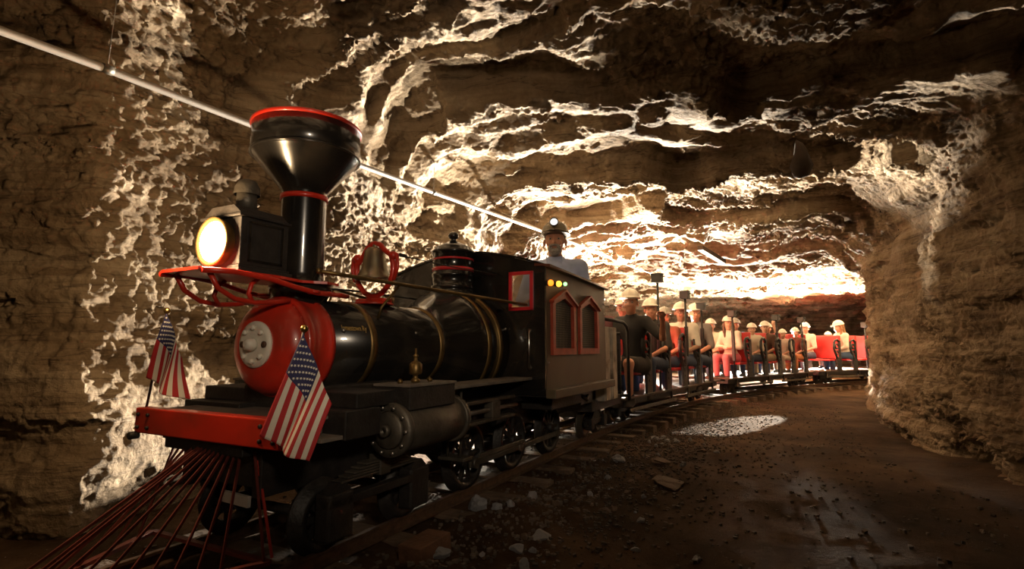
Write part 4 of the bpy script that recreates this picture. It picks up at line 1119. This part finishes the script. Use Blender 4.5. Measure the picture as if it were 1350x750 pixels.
rider(0, ROW[0][1], .35, Z, 'smiling boy in dark shirt and white hard hat beside first lamp post', yaw=.45, shirt=('charcoal', (.05, .045, .04)), skin='ruddy', k=.88)
rider(0, ROW[0][2], .30, Z, 'passenger in grey cap half hidden left of the man with glasses', yaw=.5, shirt=('rust', (.25, .08, .04)), skin='ruddy', hat='grey', k=.81)
rider(0, ROW[0][3], .32, Z, 'man with glasses in white t-shirt and white hard hat by second lamp post', yaw=.5, shirt=WHT, sleeve=.45, glasses=True, skin='tan', k=.93)
rider(0, ROW[0][4], .34, Z, 'passenger in red-collared grey shirt between second and third lamp posts', yaw=.5, lean=.05, shirt=('grey_plaid', (.26, .22, .2)), skin='ruddy', k=.95)
rider(0, ROW[0][3], -.06, Z, 'passenger in dark olive shirt on far side of the first car', yaw=.3, shirt=('olive', (.10, .09, .04)), skin='tan', hat='grey', k=.85)
rider(1, ROW[1][0], -.08, Z, 'child in cream top and white hard hat on the left of the long-haired girl', yaw=.58, shirt=PALE, k=.80)
rider(1, ROW[1][0], .22, Z, 'long-haired girl in white sweater and pink trousers with folded arms', yaw=.58, shirt=WHT, sleeve=.95, arms=('fold', 'fold'), pants=('pink', (.62, .16, .20)), long_hair=True, hair=(.10, .05, .03), k=.84)
rider(1, ROW[1][1], .05, Z, 'boy in bright blue shirt and grey cap behind the long-haired girl', yaw=.58, shirt=('blue', (.05, .12, .42)), hat='grey', skin='ruddy', k=.83)
rider(1, ROW[1][1], .33, Z, 'pale passenger in cream shirt between the blue-shirted boy and the one in brown', yaw=.58, shirt=PALE, k=.72)
rider(1, ROW[1][2], .30, Z, 'passenger in brown shirt and khaki trousers at near edge of middle car', yaw=.58, shirt=('dark_brown', (.07, .035, .02)), sleeve=.5, pants=('khaki', (.38, .30, .2)), k=.78)
rider(1, ROW[1][3], .10, Z, 'passenger in white waving a raised hand in the middle car', yaw=.58, shirt=WHT, arms=('lap', 'raise'), k=.78)
rider(1, ROW[1][3], .36, Z, 'small child in white clothes and white hard hat in the middle car', yaw=.58, shirt=WHT, pants=('pale', (.5, .42, .36)), k=.63)
rider(2, ROW[2][0], -.10, Z, 'adult in white shirt and hard hat behind child in dark orange-brown clothes', yaw=.6, shirt=WHT, k=.86)
rider(1, ROW[1][4], .36, Z, 'child in dark shirt and orange trousers at rear end of the middle car', yaw=.58, shirt=('dark_orange', (.10, .03, .015)), pants=('orange', (.45, .16, .06)), k=.68)
rider(2, ROW[2][1], .33, Z, 'woman in white top and blue jeans with long brown hair on last car', yaw=-.15, rz=-.45, shirt=WHT, sleeve=.9, arms=('lap', 'lap'), pants=('blue_jeans', (.05, .09, .17)), long_hair=True, hair=(.25, .11, .04), k=.90, pitch=.2, lean=.1)
rider(2, ROW[2][1], .02, Z, 'pale child in cream clothes sitting beside the woman in jeans', yaw=.3, shirt=PALE, pants=('pale', (.5, .42, .36)), k=.64)
# ================================================================ pipe, timbers, stones
M_PIPE = mat('grey_painted_conduit', (.30, .27, .24), .5, metal=.1, var=.1)
pts = [W(-.70, s, z) for s, z in ((-1.0, 1.78), (.73, 1.833), (1.07, 1.85), (1.775, 1.869), (3.236, 1.923), (5.45, 2.026), (11.3, 2.24))]
b = MB(); b.tube(pts, .0165, 12)
pipe = b.build('conduit_pipe', M_PIPE); tag(pipe, 'long straight grey conduit pipe hung along the cave wall behind the smokestack', 'pipe')
for s in (1.07, 3.35, 7.0, 9.0):
    i = 0
    z = np.interp(s, [-1, .73, 1.07, 1.775, 3.236, 5.45, 11.3], [1.78, 1.833, 1.85, 1.869, 1.923, 2.026, 2.24])
    b = MB(); b.tube([W(-.70, s-.02, z), W(-.70, s+.02, z)], .0195, 12); cl = b.build('pipe_clamp', M_STEELD, pipe)
    b = MB(); b.tube([W(-.70, s, z), W(-.70, s+.01, z+.35)], .002, 6); b.build('hanger_wire', M_STEEL, cl)
# thin cable across the roof
b = MB(); b.tube([Vector((-.1, 5.1, 2.02)), Vector((.9, 6.6, 1.95)), Vector((2.0, 8.4, 1.95)), Vector((3.4, 10.6, 2.0))], .006, 6)
tag(b.build('roof_cable', mat('pale_cable', (.3, .26, .2), .6)), 'thin cable strung below the rock ceiling above the cars', 'cable')
# timber stub in the roof
b = MB(); b.bar((2.50, 6.95, 2.02), (3.02, 7.5, 1.92), .075, .06); o = b.build('roof_timber', mat('brown_mine_timber', (.035, .018, .009), .85, var=.3, scale=8, bump=.4)); tag(o, 'short brown timber stub wedged under the rock ceiling', 'timber')
# dark hanging lump
b = MB(); b.lathe([(0, .004), (.02, .05), (.09, .075), (.2, .05), (.27, .03), (.30, .004)], (0, 0, 0), 'z', 10)
for v in b.bm.verts: v.co += Vector((noise3(v.co.x*20, v.co.y*20, v.co.z*20)*.02, 0, 0))
o = b.build('hanging_rock', mat('dark_rock_lump', (.05, .035, .025), .9, var=.3)); o.location = (2.18, 3.88, 1.97); tag(o, 'dark pointed rock knob hanging from ceiling left of the right pillar', 'rock')
# wood block
b = MB(); b.box(-.055, .055, -.085, .085, -.03, .035, .004); o = b.build('wood_block', mat('cut_timber_block', (.13, .06, .03), .75, var=.3, scale=14, bump=.4))
o.location = (-.32, 2.06, float(ground_z(np.array([-.32]), np.array([2.06]))[0])+.025); o.rotation_euler = (.06, -.05, -.55); tag(o, 'cut wooden block lying on the gravel beside the track', 'block')
# stones
M_STN = mat('pale_grey_salt_stone', (.24, .24, .25), .8, var=.3, scale=30, bump=.5, bscale=90)
M_STB = mat('brown_dusty_stone', (.12, .075, .045), .85, var=.4, scale=30, bump=.5, bscale=90)
def rock_mesh(sd, m, name):
    bm = bmesh.new(); bmesh.ops.create_icosphere(bm, subdivisions=3, radius=1.)
    P = np.array([v.co[:] for v in bm.verts]); n = noise3(P[:, 0]*1.1+sd*7, P[:, 1]*1.1, P[:, 2]*1.1, 400+sd)*.38+noise3(P[:, 0]*2.7, P[:, 1]*2.7+sd, P[:, 2]*2.7, 410+sd)*.16+noise3(P[:, 0]*6, P[:, 1]*6, P[:, 2]*6, 420+sd)*.06
    for v, k in zip(bm.verts, n): v.co = v.co*(1+float(k))
    for _ in range(7):
        d = Vector((random.gauss(0, 1), random.gauss(0, 1), random.gauss(0, 1))).normalized(); t = random.uniform(.62, .85)
        for v in bm.verts:
            e = v.co.dot(d)-t
            if e > 0: v.co -= d*e
    me = bpy.data.meshes.new(name); bm.to_mesh(me); bm.free(); me.materials.append(m); return me
RM = [rock_mesh(i, M_STN, 'salt_rock') for i in range(4)]; RB = [rock_mesh(i+9, M_STB, 'dirt_stone') for i in range(4)]
def place(me, x, y, s, sq, name, label, cat, group=None, rz=None):
    o = bpy.data.objects.new(name, me); C.objects.link(o); z = float(ground_z(np.array([x]), np.array([y]))[0])
    o.location = (x, y, z+s*sq*.35); o.scale = (s, s*random.uniform(.65, 1.0), s*sq); o.rotation_euler = (random.uniform(-.2, .2), random.uniform(-.2, .2), random.uniform(0, 6) if rz is None else rz)
    return tag(o, label, cat, group)
sys_pts = [(630, 668, .075, .7, 'largest pale rock, left of the smaller ones on the gravel bank'), (815, 608, .075, .45, 'flat bluish-white rock on dirt right of the gravel bank'), (716, 706, .05, .5, 'long narrow pale rock near bottom edge of gravel bank'), (701, 655, .045, .7, 'upright pale stone on top of the gravel bank'), (580, 733, .06, .4, 'pale crumbled rock in front of the wooden block'), (655, 672, .035, .6, 'small pale rock immediately right of the largest one'), (872, 612, .10, .35, 'dark flat slab right of the bluish-white rock'), (880, 637, .11, .25, 'thin brown slab lying on the dirt floor'), (682, 728, .03, .6, 'round white pebble near bottom edge of the picture'), (770, 575, .05, .5, 'pale stone close to the rail near the cab')]
def px_ground(px, py):
    a = math.atan(83/700); x, z = (px-675)/700, (375-py)/700
    r = (x, math.cos(a)-z*math.sin(a), math.sin(a)+z*math.cos(a)); t = (-.05-CAM_H)/r[2]
    return r[0]*t, r[1]*t
for px, py, s, sq, lab in sys_pts:
    x, y = px_ground(px, py); brown = 'brown' in lab or 'dark' in lab
    place(random.choice(RB if brown else RM), x, y, s*.9, sq, 'rock', lab, 'rock')
cnt = 0
while cnt < 110:
    s = random.uniform(1.0, 5.5); v = random.gauss(.85, .28); 
    if v < .52 or v > 1.9: continue
    p = W(v, s); pale = random.random() < .55
    place(random.choice(RM if pale else RB), p.x, p.y, random.uniform(.008, .03), random.uniform(.5, .9), 'stone', 'small pale stone in the gravel bank beside the track' if pale else 'small brown stone in the gravel bank beside the track', 'stone', 'pale stones beside the track' if pale else 'brown stones beside the track')
    cnt += 1
# loose gravel (uncountable)
V, Q = [], []
cube = np.array([(x, y, z) for x in (-1, 1) for y in (-1, 1) for z in (-1, 1)], float); fq = [(0, 1, 3, 2), (4, 6, 7, 5), (0, 4, 5, 1), (2, 3, 7, 6), (0, 2, 6, 4), (1, 5, 7, 3)]
n = 9000
s = RNG.uniform(.6, 9., n); v = np.where(RNG.random(n) < .6, RNG.normal(.75, .28, n), RNG.uniform(-1, 2.8, n))
X = (v+P0)*math.cos(TH)+s*math.sin(TH); Y = -(v+P0)*math.sin(TH)+s*math.cos(TH); Zg = ground_z(X, Y); sz = RNG.uniform(.003, .010, n)
dt, _ = track_dist(X, Y)
ok = (seg_dist(X, Y, ROOM) > .45) & (np.abs(np.abs(dt)-.255) > .04); X, Y, Zg, sz = X[ok], Y[ok], Zg[ok], sz[ok]; n = len(X)
for i in range(n):
    q = cube*sz[i]*RNG.uniform(.5, 1., 3); q = q+RNG.normal(0, sz[i]*.18, q.shape); a = RNG.uniform(0, 6); c_, s_ = math.cos(a), math.sin(a)
    q = np.stack([q[:, 0]*c_-q[:, 1]*s_, q[:, 0]*s_+q[:, 1]*c_, q[:, 2]], 1)+(X[i], Y[i], Zg[i]+sz[i]*.3); V.append(q); Q += [tuple(i*8+k for k in f_) for f_ in fq]
o = mesh_np('gravel', np.concatenate(V), np.array(Q), mat('loose_gravel', (.085, .062, .045), .85, var=.7, scale=9), smooth=False); tag(o, 'loose crushed gravel scattered over the dirt along the rails', 'gravel', kind='stuff')
# ================================================================ camera and lights
cam = bpy.data.cameras.new('camera'); co = bpy.data.objects.new('camera', cam); C.objects.link(co)
cam.lens = 36*700/1350; cam.sensor_width = 36; cam.sensor_fit = 'HORIZONTAL'; cam.clip_start = .05
co.location = (0, 0, CAM_H); co.rotation_euler = (PI/2+math.atan(83/700), 0, 0)
bpy.context.scene.camera = co
def light(name, kind, loc, power, col, size=.1, target=None, spot=None, blend=.4):
    l = bpy.data.lights.new(name, kind); l.energy = power; l.color = col
    if kind == 'AREA': l.size = size
    else: l.shadow_soft_size = size
    if spot: l.spot_size = spot; l.spot_blend = blend
    o = bpy.data.objects.new(name, l); C.objects.link(o); o.location = loc
    if target is not None: o.rotation_euler = (Vector(target)-Vector(loc)).to_track_quat('-Z', 'Y').to_euler()
    return o
WARM = (1., .89, .72)
light('lamp_behind_engine', 'SPOT', W(-.56, 5.0, .17), 2900, WARM, .05, W(-1.0, 2.6, 1.25), 1.7, .5)
light('lamp_behind_cars', 'SPOT', (7.3, 12.75, .75), 13000, WARM, .10, (5.3, 10.35, 2.6), 2.95, .25)
light('lamp_mid_cars', 'SPOT', (2.3, 9.5, .5), 13000, WARM, .08, (.6, 6.0, 2.8), 1.5, .6)
light('floor_patch_spot', 'SPOT', (7.0, 10.25, 1.5), 16000, WARM, .03, (2.75, 6.25, -.08), .10, .15)  # added narrow spot behind the pillar, only makes the bright floor patch
light('lamp_between_cars', 'SPOT', (4.6, 11.3, .45), 6500, WARM, .08, (4.2, 9.6, 2.6), 2.5, .3)
light('back_wall_fill', 'POINT', (4.8, 15.6, .4), 260, WARM, .08)  # added fill to brighten the back wall, no fixture there
light('lamp_behind_cab', 'SPOT', (.9, 7.0, .45), 5500, WARM, .05, (1.4, 3.2, 2.7), 1.3, .5)
light('rider_fill_spot', 'SPOT', (1.9, 3.6, 2.0), 110, (1, .72, .42), .05, (2.6, 7.6, .9), .9, .8)  # added warm fill aimed at the riders, not a fixture of the mine
light('headlamp_glow', 'POINT', W(0, 1.0, 1.07), 30, (1, .66, .34), .04)
light('front_fill_spot', 'SPOT', (.45, -.6, 1.45), 105, (1., .80, .58), .10, W(.05, 2.4, 1.08), .95, .7)  # added unseen fill behind the camera for the engine front and engineer
w = bpy.data.worlds.new('world'); bpy.context.scene.world = w; w.use_nodes = True
w.node_tree.nodes['Background'].inputs[0].default_value = (.5, .33, .2, 1); w.node_tree.nodes['Background'].inputs[1].default_value = .012
sc = bpy.context.scene
sc.view_settings.view_transform = 'Standard'; sc.view_settings.look = 'None'; sc.view_settings.exposure = -.25; sc.view_settings.gamma = 1
sc.view_settings.use_curve_mapping = False
